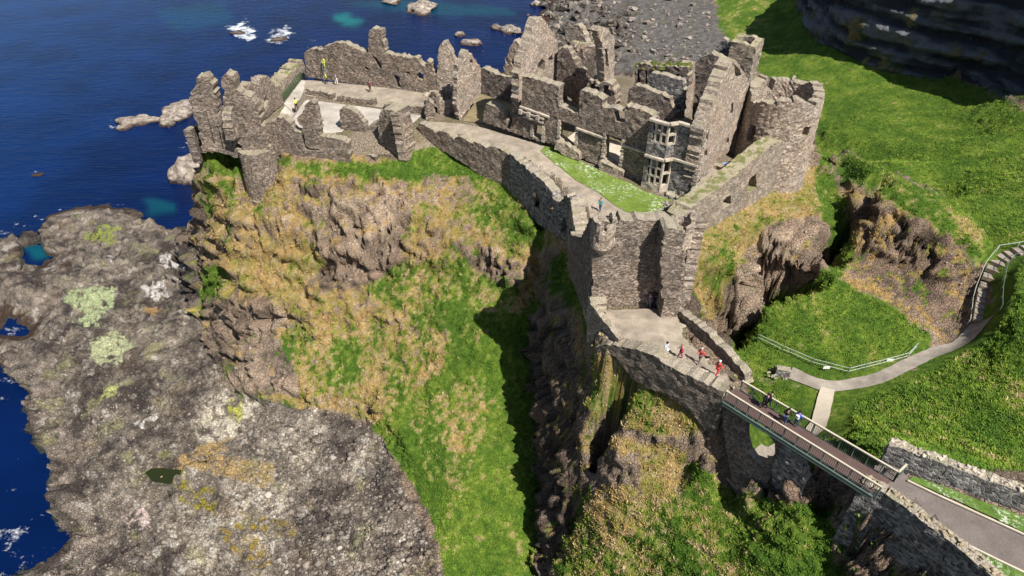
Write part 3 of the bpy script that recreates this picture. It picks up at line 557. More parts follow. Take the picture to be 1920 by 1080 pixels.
def tint_mat(name, rough, bumpy):
    m_, nt_, b_ = new_mat(name); q_ = N(nt_); a_ = q_.n('ShaderNodeAttribute', attribute_name='tint'); c_ = a_.outputs[0]
    if bumpy: c_ = q_.mix(1.0, c_, q_.ramp(q_.noise(q_.pos(), 6, 3), [(.3, .6), (.7, 1.4)]), 'MULTIPLY')
    q_.l(c_, b_.inputs['Base Color']); b_.inputs['Roughness'].default_value = rough; b_.inputs['Specular IOR Level'].default_value = .1; return m_
near = (Z > .6)*((X+0) > -75)*(X < 115)*(Y < 210)
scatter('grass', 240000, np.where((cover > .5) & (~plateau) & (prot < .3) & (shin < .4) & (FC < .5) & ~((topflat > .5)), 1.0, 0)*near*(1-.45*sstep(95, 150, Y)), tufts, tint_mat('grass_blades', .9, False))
scatter('stones', 20000, (np.where((cong > .4) & (cover < .3) & (Z > 1.2), .06+1.0*sstep(330, 620, U)*sstep(700, 820, V), 0)+np.where((shin > .4) & (Z > .3) & (Z < 3), .5, 0)+np.where((cover < .3) & (steep > .4) & (cong < .3) & (farr < .1) & (~plateau) & ((X < 2) | (X > 24)), .12, 0))*near.astype(float)*(1-np.clip(spc[..., 3]*1.5, 0, .9)), stones, tint_mat('loose_stone', .95, True))
print('scatter', round(time.time()-T0, 1))
# ---------------------------------------------------------------- stratified face of the far headland
fb = [Vector(p) for p in ((97,250,5),(94.5,232,7),(88.5,206,7),(88.5,190,7),(92.5,176,8),(100.5,165,8.5),(108.5,157,10.5),(110,139,13),(111.5,119,18),(114,96,22))]
fine_ = []
for a, b_ in zip(fb, fb[1:]):
    k = int((b_-a).length/.3); fine_ += [a.lerp(b_, i/k) for i in range(k)]
bp_ = np.array([tuple(p) for p in fine_]); 
for _ in range(60): bp_[1:-1] = (bp_[:-2]+2*bp_[1:-1]+bp_[2:])/4
NF = 150; tt = np.linspace(0, 1, NF)[:, None]; dxy = np.gradient(bp_[:, :2], axis=0); dxy /= np.linalg.norm(dxy, axis=1)[:, None]; on = np.stack([dxy[:, 1], -dxy[:, 0]], 1); on *= np.where(on[:, :1] > 0, -1, 1)
top = np.interp(bp_[:, 1], [96, 120, 140, 158, 176, 190, 206, 232, 250], [38, 43, 47, 49, 51, 44, 33, 21, 12])
ZC = bp_[None, :, 2]+(top-bp_[:, 2])[None, :]*tt; XC0 = bp_[None, :, 0]+0*ZC; YC0 = bp_[None, :, 1]+0*ZC
st1 = fbm(XC0*.12, YC0*.12, ZC+.06*YC0, 3.2, 4); st2 = fbm(XC0, YC0, ZC, 6, 4); w1, w2, wi = worley(XC0*.5, YC0*.5, ZC, 2.2)
outw = 1.3-3.2*tt+1.4*st1+1.2*st2+.7*(wi-.5); XC = XC0+on[None, :, 0]*outw; YC = YC0+on[None, :, 1]*outw
hc, _ = grid_mesh('headland_cliff', XC, YC, ZC); tag(hc, kind='structure')
cc = mixc(np.zeros(XC.shape+(3,))+np.array((.05, .055, .065)), (.19, .20, .22), sstep(-.25, .45, st1+.4*st2)); cc = mixc(cc, (.05, .08, .02), sstep(.25, .6, st2-.7*tt+.2)*.8); cc = mixc(cc, (.30, .22, .12), sstep(.55, .8, st2+.3*wi)*.6)  # dark bluish tones carry the headland's shade in the colour
attr(hc, 'cover_colour', cc); attr(hc, 'grass', np.zeros(XC.shape), 'FLOAT'); attr(hc, 'pebbly', np.zeros(XC.shape), 'FLOAT'); hc.data.materials.append(m)
# ---------------------------------------------------------------- sea
yw = np.geomspace(12, 420, 420); sw = np.linspace(-1.5, 1.5, 520); XS = sw[None, :]*(0.75*yw[:, None]+40); YS = np.repeat(yw[:, None], 520, 1); ZS = XS*0
US, VS = proj(XS, YS, ZS); hb = samp(blur(R, 8), XS, YS)
FO = np.zeros((PH, PW)); TE = np.zeros((PH, PW)); LB = np.zeros((PH, PW))
for pl_, a in [([(415,45),(450,40),(485,65),(470,82),(445,75)], 1), ([(500,62),(535,45),(555,55),(540,85),(500,80)], .9), ([(455,35),(475,40),(465,48)], .9), ([(560,75),(600,65),(600,95),(570,90)], .35), ([(340,265),(375,262),(378,285),(350,285)], .85), ([(295,275),(345,262),(350,290),(310,290)], .35), ([(195,215),(230,225),(220,250),(200,240)], .4), ([(-40,930),(120,870),(165,1005),(60,1060),(-40,1090)], .3), ([(-100,1010),(60,980),(60,1090),(-100,1090)], .5), ([(40,315),(100,320),(90,345),(45,340)], .3), ([(0,760),(60,800),(110,860),(110,900),(40,900)], .25), ([(330,150),(360,160),(345,185)],.15), ([(840,55),(920,60),(920,105),(850,100)], .3), ([(920,35),(1010,40),(1010,75),(930,80)],.3)]: paint(FO, pl_, a, soft=4)
for pl_, a in [([(625,28),(650,25),(680,42),(665,50),(635,44)], 1), ([(270,370),(330,380),(330,400),(280,400)], .35), ([(640,5),(760,0),(960,15),(960,30),(800,30)], .25), ([(290,20),(420,0),(440,40),(330,60)], .15), ([(50,460),(85,455),(90,480),(60,490)], .5),([(0,720),(50,740),(40,820),(0,820)],.0)]: paint(TE, pl_, a, soft=5)
paint(LB, [(-140,-80),(560,-80),(300,80),(200,200),(60,330),(-140,420)], 1, soft=40)
wx = fbm(XS, YS, ZS, 6, 3); wy = fbm(XS+9, YS, ZS, 6, 3)
foam = psamp(FO, US+10*wx, VS+7*wy); teal = psamp(TE, US+9*wx, VS+4*wy); lb = sstep(820, -150, US+1.1*VS)*sstep(520, 380, VS)-.35*sstep(480, 620, VS)
edge = sstep(-1.6, -.1, hb)*(YS < 140)*.4; foam = np.maximum(foam, edge)
msk = (hb[:-1, :-1] < 3)
sea, us_ = grid_mesh('water', XS, YS, ZS, msk); tag(sea, kind='structure')
shallow = np.maximum(teal, 0)
attr(sea, 'seacol', np.stack([foam, teal, lb], -1), used=us_)
m, nt, b = new_mat('sea_water'); q = N(nt); p = q.pos()
a = q.n('ShaderNodeAttribute', attribute_name='seacol'); sp = q.n('ShaderNodeSeparateColor'); q.l(a.outputs[0], sp.inputs[0])
base = q.mix(sp.outputs[2], (.0010, .0085, .050), (.0010, .024, .105)); base = q.mix(1.0, base, q.ramp(q.noise(p, .06, 4), [(.3, .7), (.7, 1.3)]), 'MULTIPLY')
base = q.mix(sp.outputs[1], base, (.004, .11, .12))
fn = q.noise(q.mapv(p, (1, 1.3, 1)), .33, 8, .68); ft = q.math('SUBTRACT', q.math('ADD', fn, q.math('MULTIPLY', sp.outputs[0], .30)), .70)
fm = q.math('MULTIPLY', q.ramp(ft, [(.0, 0.0), (.14, 1.0)]), q.ramp(q.noise(p, 3.5, 4, .7), [(.35, .35), (.6, 1.0)]))
q.l(q.mix(fm, base, (.75, .78, .8)), b.inputs['Base Color']); q.l(q.ramp(fm, [(0, .14), (1, .8)]), b.inputs['Roughness'])
b.inputs['Specular IOR Level'].default_value = .14; b.inputs['IOR'].default_value = 1.33
wv = q.n('ShaderNodeTexWave'); q.l(q.mapv(p, (.25, 1, 1)), wv.inputs[0]); wv.inputs['Scale'].default_value = .28; wv.inputs['Distortion'].default_value = 9; wv.inputs['Detail'].default_value = 3; wv.bands_direction = 'Y'
h = q.math('ADD', q.math('MULTIPLY', q.noise(q.mapv(p, (.6, 1.2, 1)), .35, 7, .68), 1.6), q.math('MULTIPLY', wv.outputs[1], .10)); q.bump(h, .4, .35, b)
sea.data.materials.append(m)
print('sea', round(time.time()-T0, 1))
bpy.ops  # geometry below is plain mesh code

# ---------------------------------------------------------------- walls
class MB:
    def __init__(s): s.v = []; s.f = []
    def add(s, vs, fs):
        k = len(s.v); s.v += [tuple(v) for v in vs]; s.f += [tuple(i+k for i in f) for f in fs]
    def box(s, c, sx, sy, sz, rot=0.0, taper=1.0):
        ca, sa = math.cos(rot), math.sin(rot); vs = []
        for dz, tp in ((0, 1.0), (sz, taper)):
            for dx, dy in ((-1, -1), (1, -1), (1, 1), (-1, 1)):
                x, y = dx*sx/2*tp, dy*sy/2*tp; vs.append((c[0]+x*ca-y*sa, c[1]+x*sa+y*ca, c[2]+dz))
        s.add(vs, [(3, 2, 1, 0), (4, 5, 6, 7), (0, 1, 5, 4), (1, 2, 6, 5), (2, 3, 7, 6), (3, 0, 4, 7)])
    def bar(s, a, b, wdt, hgt=None):
        a, b = Vector(a), Vector(b); hgt = hgt or wdt; d = (b-a).normalized()
        up = Vector((0, 0, 1)) if abs(d.z) < .95 else Vector((0, 1, 0)); r = d.cross(up).normalized(); uu = r.cross(d).normalized(); vs = []
        for c in (a, b):
            for i, j in ((-1, -1), (1, -1), (1, 1), (-1, 1)): vs.append(c+r*(i*wdt/2)+uu*(j*hgt/2))
        s.add(vs, [(3, 2, 1, 0), (4, 5, 6, 7), (0, 1, 5, 4), (1, 2, 6, 5), (2, 3, 7, 6), (3, 0, 4, 7)])
    def build(s, name, mat, parent=None, smooth=False): return link_mesh(name, s.v, s.f, mat, parent, smooth)
def h1(*a): return random.uniform(-1, 1)
def inside(pt, poly):
    x, y = pt; r = False; n = len(poly)
    for i in range(n):
        x1, y1 = poly[i]; x2, y2 = poly[(i+1) % n]
        if (y1 > y) != (y2 > y) and x < (x2-x1)*(y-y1)/(y2-y1)+x1: r = not r
    return r
class Plane:
    """vertical plane through A along dirn; px() takes a photo pixel to (s, z) on it"""
    def __init__(s, A, dirn, off=0.0):
        s.d = Vector(dirn).to_2d().normalized(); s.n = Vector((s.d.y, -s.d.x))
        A = Vector(A); s.A = A.to_2d()
        if s.n.dot(-s.A) < 0: s.n = -s.n
        s.A = s.A + s.n*off
    def px(s, u, v):
        fw = FPX*CT+(540-v)*ST; up = -FPX*ST+(540-v)*CT; r = (u-960, fw); dx, dy = s.d
        det = r[0]*(-dy)+dx*r[1]; t = (s.A.x*(-dy)+dx*s.A.y)/det; x, y = t*r[0], t*r[1]
        return ((x-s.A.x)*dx+(y-s.A.y)*dy, CAMZ+t*up)
    def w(s, q_, back=0.0): return Vector((s.A.x+s.d.x*q_[0]-s.n.x*back, s.A.y+s.d.y*q_[0]-s.n.y*back, q_[1]))
def rag_poly(poly, step, amp, keep):
    out = []; n = len(poly)
    for i in range(n):
        a, b = poly[i], poly[(i+1) % n]; L = math.hypot(b[0]-a[0], b[1]-a[1]); k = max(1, int(L/step))
        for j in range(k):
            t = j/k; pt = [a[0]+(b[0]-a[0])*t, a[1]+(b[1]-a[1])*t]
            if pt[1] > keep: pt[0] += h1()*amp; pt[1] += h1()*amp
            out.append(tuple(pt))
    return out
def slab(mb, pl, poly, holes=(), t=.85, rag=.095, holerag=.05, step=.32, relief=.06, batter=0.0):
    zmin = min(p[1] for p in poly); poly = rag_poly(poly, step, rag, zmin+.25)
    hs = [rag_poly(h, .5, holerag, -99) for h in holes]
    pts_, edges = [], []
    for pg in [poly]+hs:
        k = len(pts_); n = len(pg); pts_ += pg; edges += [(k+i, k+(i+1) % n) for i in range(n)]
    s0, s1 = min(p[0] for p in poly), max(p[0] for p in poly); z1 = max(p[1] for p in poly); g = .6; zz = zmin
    while zz < z1:
        sx = s0
        while sx < s1:
            c = (sx+h1()*.2, zz+h1()*.2); sx += g
            if inside(c, poly) and not any(inside(c, h) for h in hs) and min((c[0]-e[0])**2+(c[1]-e[1])**2 for e in pts_[:len(poly)+sum(map(len, hs))]) > .06: pts_.append(c)
        zz += g
    r = geometry.delaunay_2d_cdt([Vector(p) for p in pts_], edges, [], 0, 1e-5); vv = r[0]; tris = []
    for f in r[2]:
        c = (sum(vv[i].x for i in f)/len(f), sum(vv[i].y for i in f)/len(f))
        if inside(c, poly) and not any(inside(c, h) for h in hs): tris.append(tuple(f))
    n = len(vv); ec = {}
    for f in tris:
        for i in range(len(f)):
            e = (f[i], f[(i+1) % len(f)]); ec[e] = 1
    bnd = [e for e in ec if (e[1], e[0]) not in ec]; bset = {i for e in bnd for i in e}
    fr = [pl.w(v, h1()*relief + batter*(v.y-zmin)) for v in vv]
    bk = [pl.w((v.x+(h1()*rag*.35 if i in bset else 0), v.y+(h1()*rag*.35 if i in bset and v.y > zmin+.3 else 0)), t+h1()*relief) for i, v in enumerate(vv)]
    mid = {}
    fs = [f for f in tris]+[tuple(reversed([i+n for i in f])) for f in tris]; vs = fr+bk
    for a, b in bnd:
        fs.append((b, a, a+n, b+n))
    # facing: front must look along pl.n
    if tris:
        a, b, c = (vs[i] for i in tris[0][:3]); nn = (b-a).cross(c-a)
        if nn.x*pl.n.x+nn.y*pl.n.y < 0: fs = [tuple(reversed(f)) for f in fs]
    mb.add(vs, fs)
def pslab(mb, pl, poly_px, holes_px=(), **k):
    slab(mb, pl, [pl.px(*p) for p in poly_px], [[pl.px(*p) for p in h] for h in holes_px], **k)
def line_wall(mb, A, B, z0, tops, t=1.0, **k):
    """wall from A to B (world xy); tops = [(fraction, z)]"""
    pl = Plane(A, Vector(B)-Vector(A)); L = (Vector(B)-Vector(A)).to_2d().length
    z0 = z0 if isinstance(z0, tuple) else (z0, z0)
    slab(mb, pl, [(0, z0[0]), (L, z0[1])]+[(f*L, z) for f, z in reversed(tops)], t=t, **k)
def drum(mb, c, ro, ri, z0, top, n=40, dz=.45, flare=0.0, a0=0, a1=2*math.pi, holes=(), rag=.1):
    """round wall on a polar grid; top(angle) -> z; holes = [(a_lo, a_hi, z_lo, z_hi)]"""
    full = abs(a1-a0-2*math.pi) < 1e-3; nt = n; zt = max(top(a0+(a1-a0)*i/nt) for i in range(nt)); nz = max(1, int((zt-z0)/dz)+1)
    occ = {}
    for i in range(nt):
        am = a0+(a1-a0)*(i+.5)/nt
        for j in range(nz):
            zm = z0+(j+.5)*dz
            occ[i, j] = zm <= top(am) and not any(h[0] <= am <= h[1] and h[2] <= zm <= h[3] for h in holes)
    vid_ = {}; vs = []; fs = []
    def vx(i, j, k):
        if full: i %= nt
        if (i, j, k) not in vid_:
            a = a0+(a1-a0)*i/nt; r = (ro if k == 0 else ri)+h1()*.07; z = z0+j*dz
            if k == 0: r += flare*max(0, 1-(z-z0)/max(.1, zt-z0))
            vid_[i, j, k] = len(vs); vs.append((c[0]+r*math.cos(a), c[1]+r*math.sin(a), z+(h1()*rag if j else 0)))
        return vid_[i, j, k]
    def g(i, j):
        if full: i %= nt
        return occ.get((i, j), False)
    for (i, j), o_ in list(occ.items()):
        if not o_: continue
        fs.append((vx(i, j, 0), vx(i+1, j, 0), vx(i+1, j+1, 0), vx(i, j+1, 0)))
        fs.append((vx(i, j, 1), vx(i, j+1, 1), vx(i+1, j+1, 1), vx(i+1, j, 1)))
        if not g(i, j+1): fs.append((vx(i, j+1, 0), vx(i+1, j+1, 0), vx(i+1, j+1, 1), vx(i, j+1, 1)))
        if j and not g(i, j-1): fs.append((vx(i, j, 0), vx(i, j, 1), vx(i+1, j, 1), vx(i+1, j, 0)))
        if not g(i-1, j): fs.append((vx(i, j, 0), vx(i, j+1, 0), vx(i, j+1, 1), vx(i, j, 1)))
        if not g(i+1, j): fs.append((vx(i+1, j, 0), vx(i+1, j, 1), vx(i+1, j+1, 1), vx(i+1, j+1, 0)))
    mb.add(vs, fs)
def cone_seg(mb, c, r0, r1, z0, z1, n=20):
    vs = [(c[0]+r*math.cos(2*math.pi*i/n), c[1]+r*math.sin(2*math.pi*i/n), z) for r, z in ((r0, z0), (r1, z1)) for i in range(n)]
    mb.add(vs, [(i, (i+1) % n, n+(i+1) % n, n+i) for i in range(n)]+[tuple(range(n, 2*n)), tuple(reversed(range(n)))])
def rubble(mb, c, r, n, smin=.2, smax=.6, z=None):
    for _ in range(n):
        a = random.uniform(0, 6.28); q_ = r*math.sqrt(random.random()); x, y = c[0]+q_*math.cos(a), c[1]+q_*math.sin(a)
        s_ = random.uniform(smin, smax); zz = c[2] if z is None else z
        vs = [Vector((h1(), h1(), h1())).normalized()*s_*random.uniform(.6, 1) for _ in range(9)]
        bm = bmesh.new()
        for v in vs: bm.verts.new((x+v.x, y+v.y, zz+v.z*.7+s_*.25))
        bmesh.ops.convex_hull(bm, input=bm.verts); bm.verts.index_update()
        used_ = [v for v in bm.verts if v.link_faces]; ix = {v: i for i, v in enumerate(used_)}
        mb.add([v.co.copy() for v in used_], [tuple(ix[v] for v in f.verts) for f in bm.faces]); bm.free()
def solo(name, mb, mat, label, cat, group=None, smooth=False):
    o = mb.build(name, mat, None, smooth); c = sum((Vector(v) for v in mb.v), Vector())/max(1, len(mb.v)); zb = min(v[2] for v in mb.v)
    org = Vector((c.x, c.y, zb)); o.data.transform(Matrix.Translation(-org)); o.location = org
    return tag(o, label, cat, group)

# ---- west corner tower with its two broken stacks and the round buttress
th = empty('corner_tower', (-38, 83, 30), 'ruined corner tower with two broken stacks at the far left end of the castle', 'tower')
pw_ = Plane((-36, 83.1), (1, -.02)); mb = MB()
pslab(mb, pw_, [(380,284),(376,262),(371,236),(360,212),(354,186),(366,160),(370,146),(378,142),(390,144),(397,156),(402,176),(408,198),(409,216),(413,204),(420,196),(420,180),(417,158),(415,148),(421,140),(431,139),(437,148),(442,165),(450,176),(470,184),(484,206),(490,232),(500,262),(512,290),(440,296),(424,288)], [[(385,208),(387,208),(403,268),(400,270)], [(406,236),(409,236),(420,282),(417,282)], [(437,229),(444,232),(446,247),(441,247)], [(440,272),(446,269),(454,273),(453,281),(442,280)], [(434,200),(438,203),(437,212),(433,211)]], t=1.6, rag=.2)
mb.build('tower_wall', M['wall'], th)
mb = MB(); line_wall(mb, (-42.2, 83.2), (-43.0, 89), 29.5, [(0, 34.5), (.3, 34.0), (.6, 33.4), (1, 32.6)], t=1.0); mb.build('side_wall', M['wall_shaded'], th)
mb = MB()
pl_ = Plane(P(482,235,33.2), P(532,192,33.2)-P(482,235,33.2))
pslab(mb, pl_, [(440,262),(434,232),(436,205),(445,170),(449,168),(462,160),(474,153),(478,156),(486,166),(487,147),(495,143),(503,144),(512,154),(520,165),(526,176),(532,193),(482,236)], [[(496,182),(500,178),(504,188),(498,203),(493,204)], [(466,180),(471,178),(472,184),(467,184)]], t=1.3, rag=.2)
mb.build('inner_wall', M['wall'], th)
mb = MB(); drum(mb, (-34.5, 83.8), 2.35, .3, 23.2, lambda a: 31.6, n=30, flare=.35, a0=math.pi, a1=2*math.pi, dz=.6)
drum(mb, (-34.5, 83.8), 2.8, 1.0, 22.2, lambda a: 24.5, n=26, flare=.3, a0=math.pi*1.02, a1=2*math.pi*.98, dz=.5)
mb.build('round_buttress', M['wall'], th)
# ---- front wall of the terrace on the cliff edge
def lowwall(name, label, pts3, mat='wall', h=1.0, t=.8, rag=.12, cat='wall', group=None, drop=.5):
    mb = MB()
    for (a, b) in zip(pts3, pts3[1:]):
        A, B = P(*a[:3]), P(*b[:3]); ha = a[3] if len(a) > 3 else h; hb_ = b[3] if len(b) > 3 else h
        tp = [(f, A.z*(1-f)+B.z*f+ha*(1-f)+hb_*f+h1()*.12) for f in (0, .25, .5, .75, 1)]
        line_wall(mb, A, B, (A.z-drop, B.z-drop), tp, t=t, rag=rag)
    return solo(name, mb, M[mat], label, cat, group)
pf = Plane(P(512,292,30.3), P(660,309,30.3)-P(512,292,30.3)); mb = MB()
pslab(mb, pf, [(498,300),(492,262),(484,238),(497,234),(512,226),(522,221),(532,219),(540,225),(546,236),(550,245),(566,250),(567,240),(560,232),(557,222),(566,214),(571,205),(568,198),(575,192),(582,190),(589,195),(593,208),(597,228),(601,254),(640,262),(652,270),(654,290),(656,314),(600,309),(540,302)], [[(566,252),(570,254),(573,272),(580,278),(598,280),(598,283),(574,281),(567,268)]], t=1.2, rag=.16)
solo('terrace_wall', mb, M['wall'], 'long front wall on the grassy cliff edge with one tall round-topped pier', 'wall')
pf2 = Plane(P(612,256,31.8), P(680,262,31.8)-P(612,256,31.8)); mb = MB()
pslab(mb, pf2, [(611,256),(612,250),(624,246),(637,246),(641,238),(637,226),(637,207),(643,201),(652,204),(662,208),(668,214),(676,222),(682,230),(688,240),(682,250),(678,262),(664,274),(650,270)], t=1.1, rag=.16)
solo('wall_stump', mb, M['wall'], 'broken stump of inner wall between the tall pier and the square block', 'wall')
# square block by the gap
th = empty('square_block', P(740,300,30.6), 'square stone block tower with sunlit-coloured right side standing at the cliff edge', 'tower')
pa = Plane(P(716,290,30.6), P(760,302,30.6)-P(716,290,30.6)); mb = MB()
pslab(mb, pa, [(718,292),(712,272),(710,242),(712,214),(719,205),(734,206),(746,211),(753,250),(763,303),(757,303)], t=2.4, rag=.12); mb.build('front_wall', M['wall'], th)
pb = Plane(P(762,303,30.6), P(776,262,31.2)-P(762,303,30.6), -.02); mb = MB()
pslab(mb, pb, [(762,303),(753,250),(746,211),(760,214),(773,226),(778,250),(776,270)], t=1.0, rag=.1); mb.build('side_wall', M['wall_lit'], th)  # same stone as the front; sunlight on this side is in its colour
mb = MB(); line_wall(mb, P(676,290,31), P(704,300,31), 30, [(0, 31.6), (.5, 31.3), (1, 31.5)], t=.6); line_wall(mb, P(678,262,31.6), P(712,262,31.6), 29.8, [(0, 31.5), (.3, 33.0), (1, 34.2)], t=1.0)
solo('chamber_wall', mb, M['wall_shaded'], 'low walls of the small sunken chamber beside the square block', 'wall')
# ---- terrace low walls
G1 = 'low walls crossing the paved terrace'
lowwall('low_wall', 'short low wall between gravel strip and pale paving, nearest the railing', [(574,178,33),(624,188,33)], h=.9, group=G1)
lowwall('low_wall', 'middle stretch of low wall between gravel strip and pale paving', [(632,190,33),(703,200,33)], h=.9, group=G1)
lowwall('low_wall', 'right stretch of low wall between gravel strip and pale paving, by the small round tower', [(722,206,33),(796,214,33)], h=.95, group=G1)
# back wall and stacks
pbk = Plane(P(576,142,33), P(812,176,33)-P(576,142,33)); mb = MB()
pslab(mb, pbk, [(574,144),(573,120),(570,98),(587,91),(603,92),(619,83),(640,81),(655,84),(667,90),(678,95),(691,98),(692,75),(693,58),(700,53),(708,53),(715,58),(717,75),(722,99),(748,106),(770,108),(783,111),(790,120),(799,130),(800,116),(807,116),(814,138),(822,146),(822,178),(788,175),(748,169),(721,166)], [[(697,105),(706,108),(716,126),(711,129)], [(737,138),(749,145),(753,165),(744,165)], [(683,123),(691,127),(693,133),(685,131)], [(781,140),(787,135),(794,140),(794,150),(784,148)], [(604,111),(611,118),(612,126),(605,119)], [(762,134),(768,134),(768,139),(762,138)]], t=1.2, rag=.2)
solo('back_wall', mb, M['wall'], 'tall ragged back wall above the sea with one slim standing stack', 'wall')
ps = Plane(P(828,178,33), (1, -.12)); mb = MB()
pslab(mb, ps, [(822,182),(820,136),(822,108),(824,90),(830,83),(838,82),(842,92),(850,106),(857,120),(857,136),(854,150),(853,180)], t=1.4, rag=.2)
solo('wall_stack', mb, M['wall_lit'], 'tall narrow finger of ruined wall, left one of the pair rising against the sea', 'wall')
HT = Vector((.831, -.557)); HBk = Vector((.557, .831)); HO = Vector((5.6, 80.1))
def HW(a, b): return HO+HT*a+HBk*b
pst = Plane(P(866,224,33), HBk); mb = MB()
pslab(mb, pst, [(863,226),(856,196),(857,160),(858,124),(866,108),(871,96),(877,94),(884,100),(893,114),(901,124),(902,150),(901,176)], [[(880,112),(884,110),(887,118),(882,122)]], t=.7, rag=.16)
solo('wall_stack', mb, M['wall_lit'], 'pinkish pointed finger of ruined wall, right one of the pair, beside the grassy room', 'wall')
# little round tower
th = empty('small_round_tower', P(842,205,33), 'low ruined round tower with a split interior in the middle of the ruins', 'tower')
mb = MB(); cx = P(836,202,33); drum(mb, cx, 2.3, 1.6, 32.6, lambda a: 35.2+.6*math.sin(2*a)+.3*math.sin(5*a), n=34, holes=[(3.6, 4.3, 32, 33.8)]); mb.build('round_wall', M['wall_lit'], th)
mb = MB(); line_wall(mb, cx.to_2d()+Vector((-1.6, -.3)), cx.to_2d()+Vector((1.6, -.5)), 32.6, [(0, 34.6), (.4, 34.9), (.5, 33.6), (.7, 34.8), (1, 34.4)], t=.5); mb.build('cross_wall', M['wall'], th)
mb = MB()
pslab(mb, Plane(P(800,226,33), (1, .1)), [(798,228),(796,205),(800,196),(806,190),(813,196),(816,214),(815,228)], t=1.4, rag=.15)
solo('wall_stump', mb, M['wall'], 'rounded stub of wall just left of the small round tower', 'wall')
mb = MB(); rubble(mb, P(818,186,33), 2.4, 26, .3, .8); rubble(mb, P(806,200,33), 1.2, 10, .3, .7)
solo('rubble_heap', mb, M['wall_lit'], 'heap of fallen stone behind the small round tower', 'rubble')['kind'] = 'stuff'
# grassy room
ph = Plane(HW(-12.5, 9.5), HT); mb = MB()
pslab(mb, Plane(P(900,176,33), HT), [(900,178),(898,150),(899,131),(905,128),(925,136),(945,143),(966,143),(972,158),(974,204)], [[(934,150),(938,151),(938,155),(934,154)]], t=1.3, rag=.14)
solo('room_wall', mb, M['wall_shaded'], 'brown back wall of the square grassy room, half in shadow', 'wall')
mb = MB(); line_wall(mb, HW(-5.9, .6), HW(-5.9, 8.5), 32.6, [(0, 41.6), (.35, 41.2), (.6, 38), (1, 36.5)], t=1.2); mb.build  # side of the tall block
solo('room_wall', mb, M['wall'], 'side wall joining the tall block to the grassy room', 'wall')

# ---- the great house
house = empty('manor_house', (HW(7, 0).x, HW(7, 0).y, 32), 'roofless stone house with tall window gaps and a two-storey bay facing the lawn', 'house')
F = Plane(HO, HT); mb = MB()
pslab(mb, F, [(905,228),(908,206),(912,194),(930,200),(944,210),(948,226),(950,242),(956,243),(960,226),(964,217),(980,219),(976,200),(973,165),(970,140),(990,144),(1020,153),(1047,163),(1046,182),(1047,199),(1062,203),(1075,210),(1085,213),(1086,190),(1086,169),(1105,173),(1130,186),(1130,203),(1150,203),(1172,213),(1174,198),(1200,206),(1228,217),(1222,260),(1211,352),(1180,338),(1124,312),(1083,292),(1044,272),(1000,262),(960,248)],
  [[(998,233),(1019,237),(1018,266),(997,255)], [(1049,225),(1082,238),(1083,284),(1062,272),(1046,258)], [(1134,250),(1169,262),(1168,315),(1150,312),(1133,298)], [(1151,210),(1160,207),(1172,212),(1172,230),(1153,228)]], t=1.25, rag=.11)
mb.build('front_wall', M['wall'], house)
mb = MB()
for a, b in (((976,199),(1031,219)), ((1083,240),(1130,257)), ((1170,272),(1220,288))):
    A, B = F.w(F.px(*a), -.16), F.w(F.px(*b), -.16); mb = MB(); mb.bar(A, B, .28, .22); mb.build('string_course', M['dress'], house)
mb = MB()
for a, b in (((975,206),(1022,222)), ((985,217),(1020,229))):
    A, B = F.w(F.px(*a), -.2), F.w(F.px(*b), -.2); mb.bar(A, B, .36, .2)
for u, v in ((979, 205), (994, 210), (1011, 216)): c = F.w(F.px(u, v), -.3); mb.box((c.x, c.y, c.z-.5), .45, .45, .6, math.atan2(HT.y, HT.x))
mb.build('door_cornice', M['dress'], house)
for pp in ([(1040,280),(1041,265),(1060,270),(1084,286),(1086,301),(1062,294)], [(1122,320),(1122,301),(1140,309),(1168,323),(1168,339),(1140,328)]):
    mb = MB(); pslab(mb, Plane(F.A, HT, .7), pp, t=.7, rag=.1); mb.build('window_apron', M['wall_lit'], house)
mb = MB()
for c, (u0, v0), (u1, v1) in ((0, (1049,225), (1046,258)), (0, (1082,238), (1083,284)), (0, (1134,250), (1133,298)), (0, (1169,262), (1168,315)), (0, (998,233), (997,255)), (0, (1019,237), (1018,266))):
    mb = MB()
    A, B = F.px(u0, v0), F.px(u1, v1)
    for k in range(8):
        t = k/8; z = A[1]+(B[1]-A[1])*t; s_ = A[0]; c = F.w((s_, z), -.0); mb.box((c.x, c.y, c.z-.3), .3+.2*(k % 2), .2, .28, math.atan2(HT.y, HT.x))
    mb.build('jamb_stones', M['dress'], house)
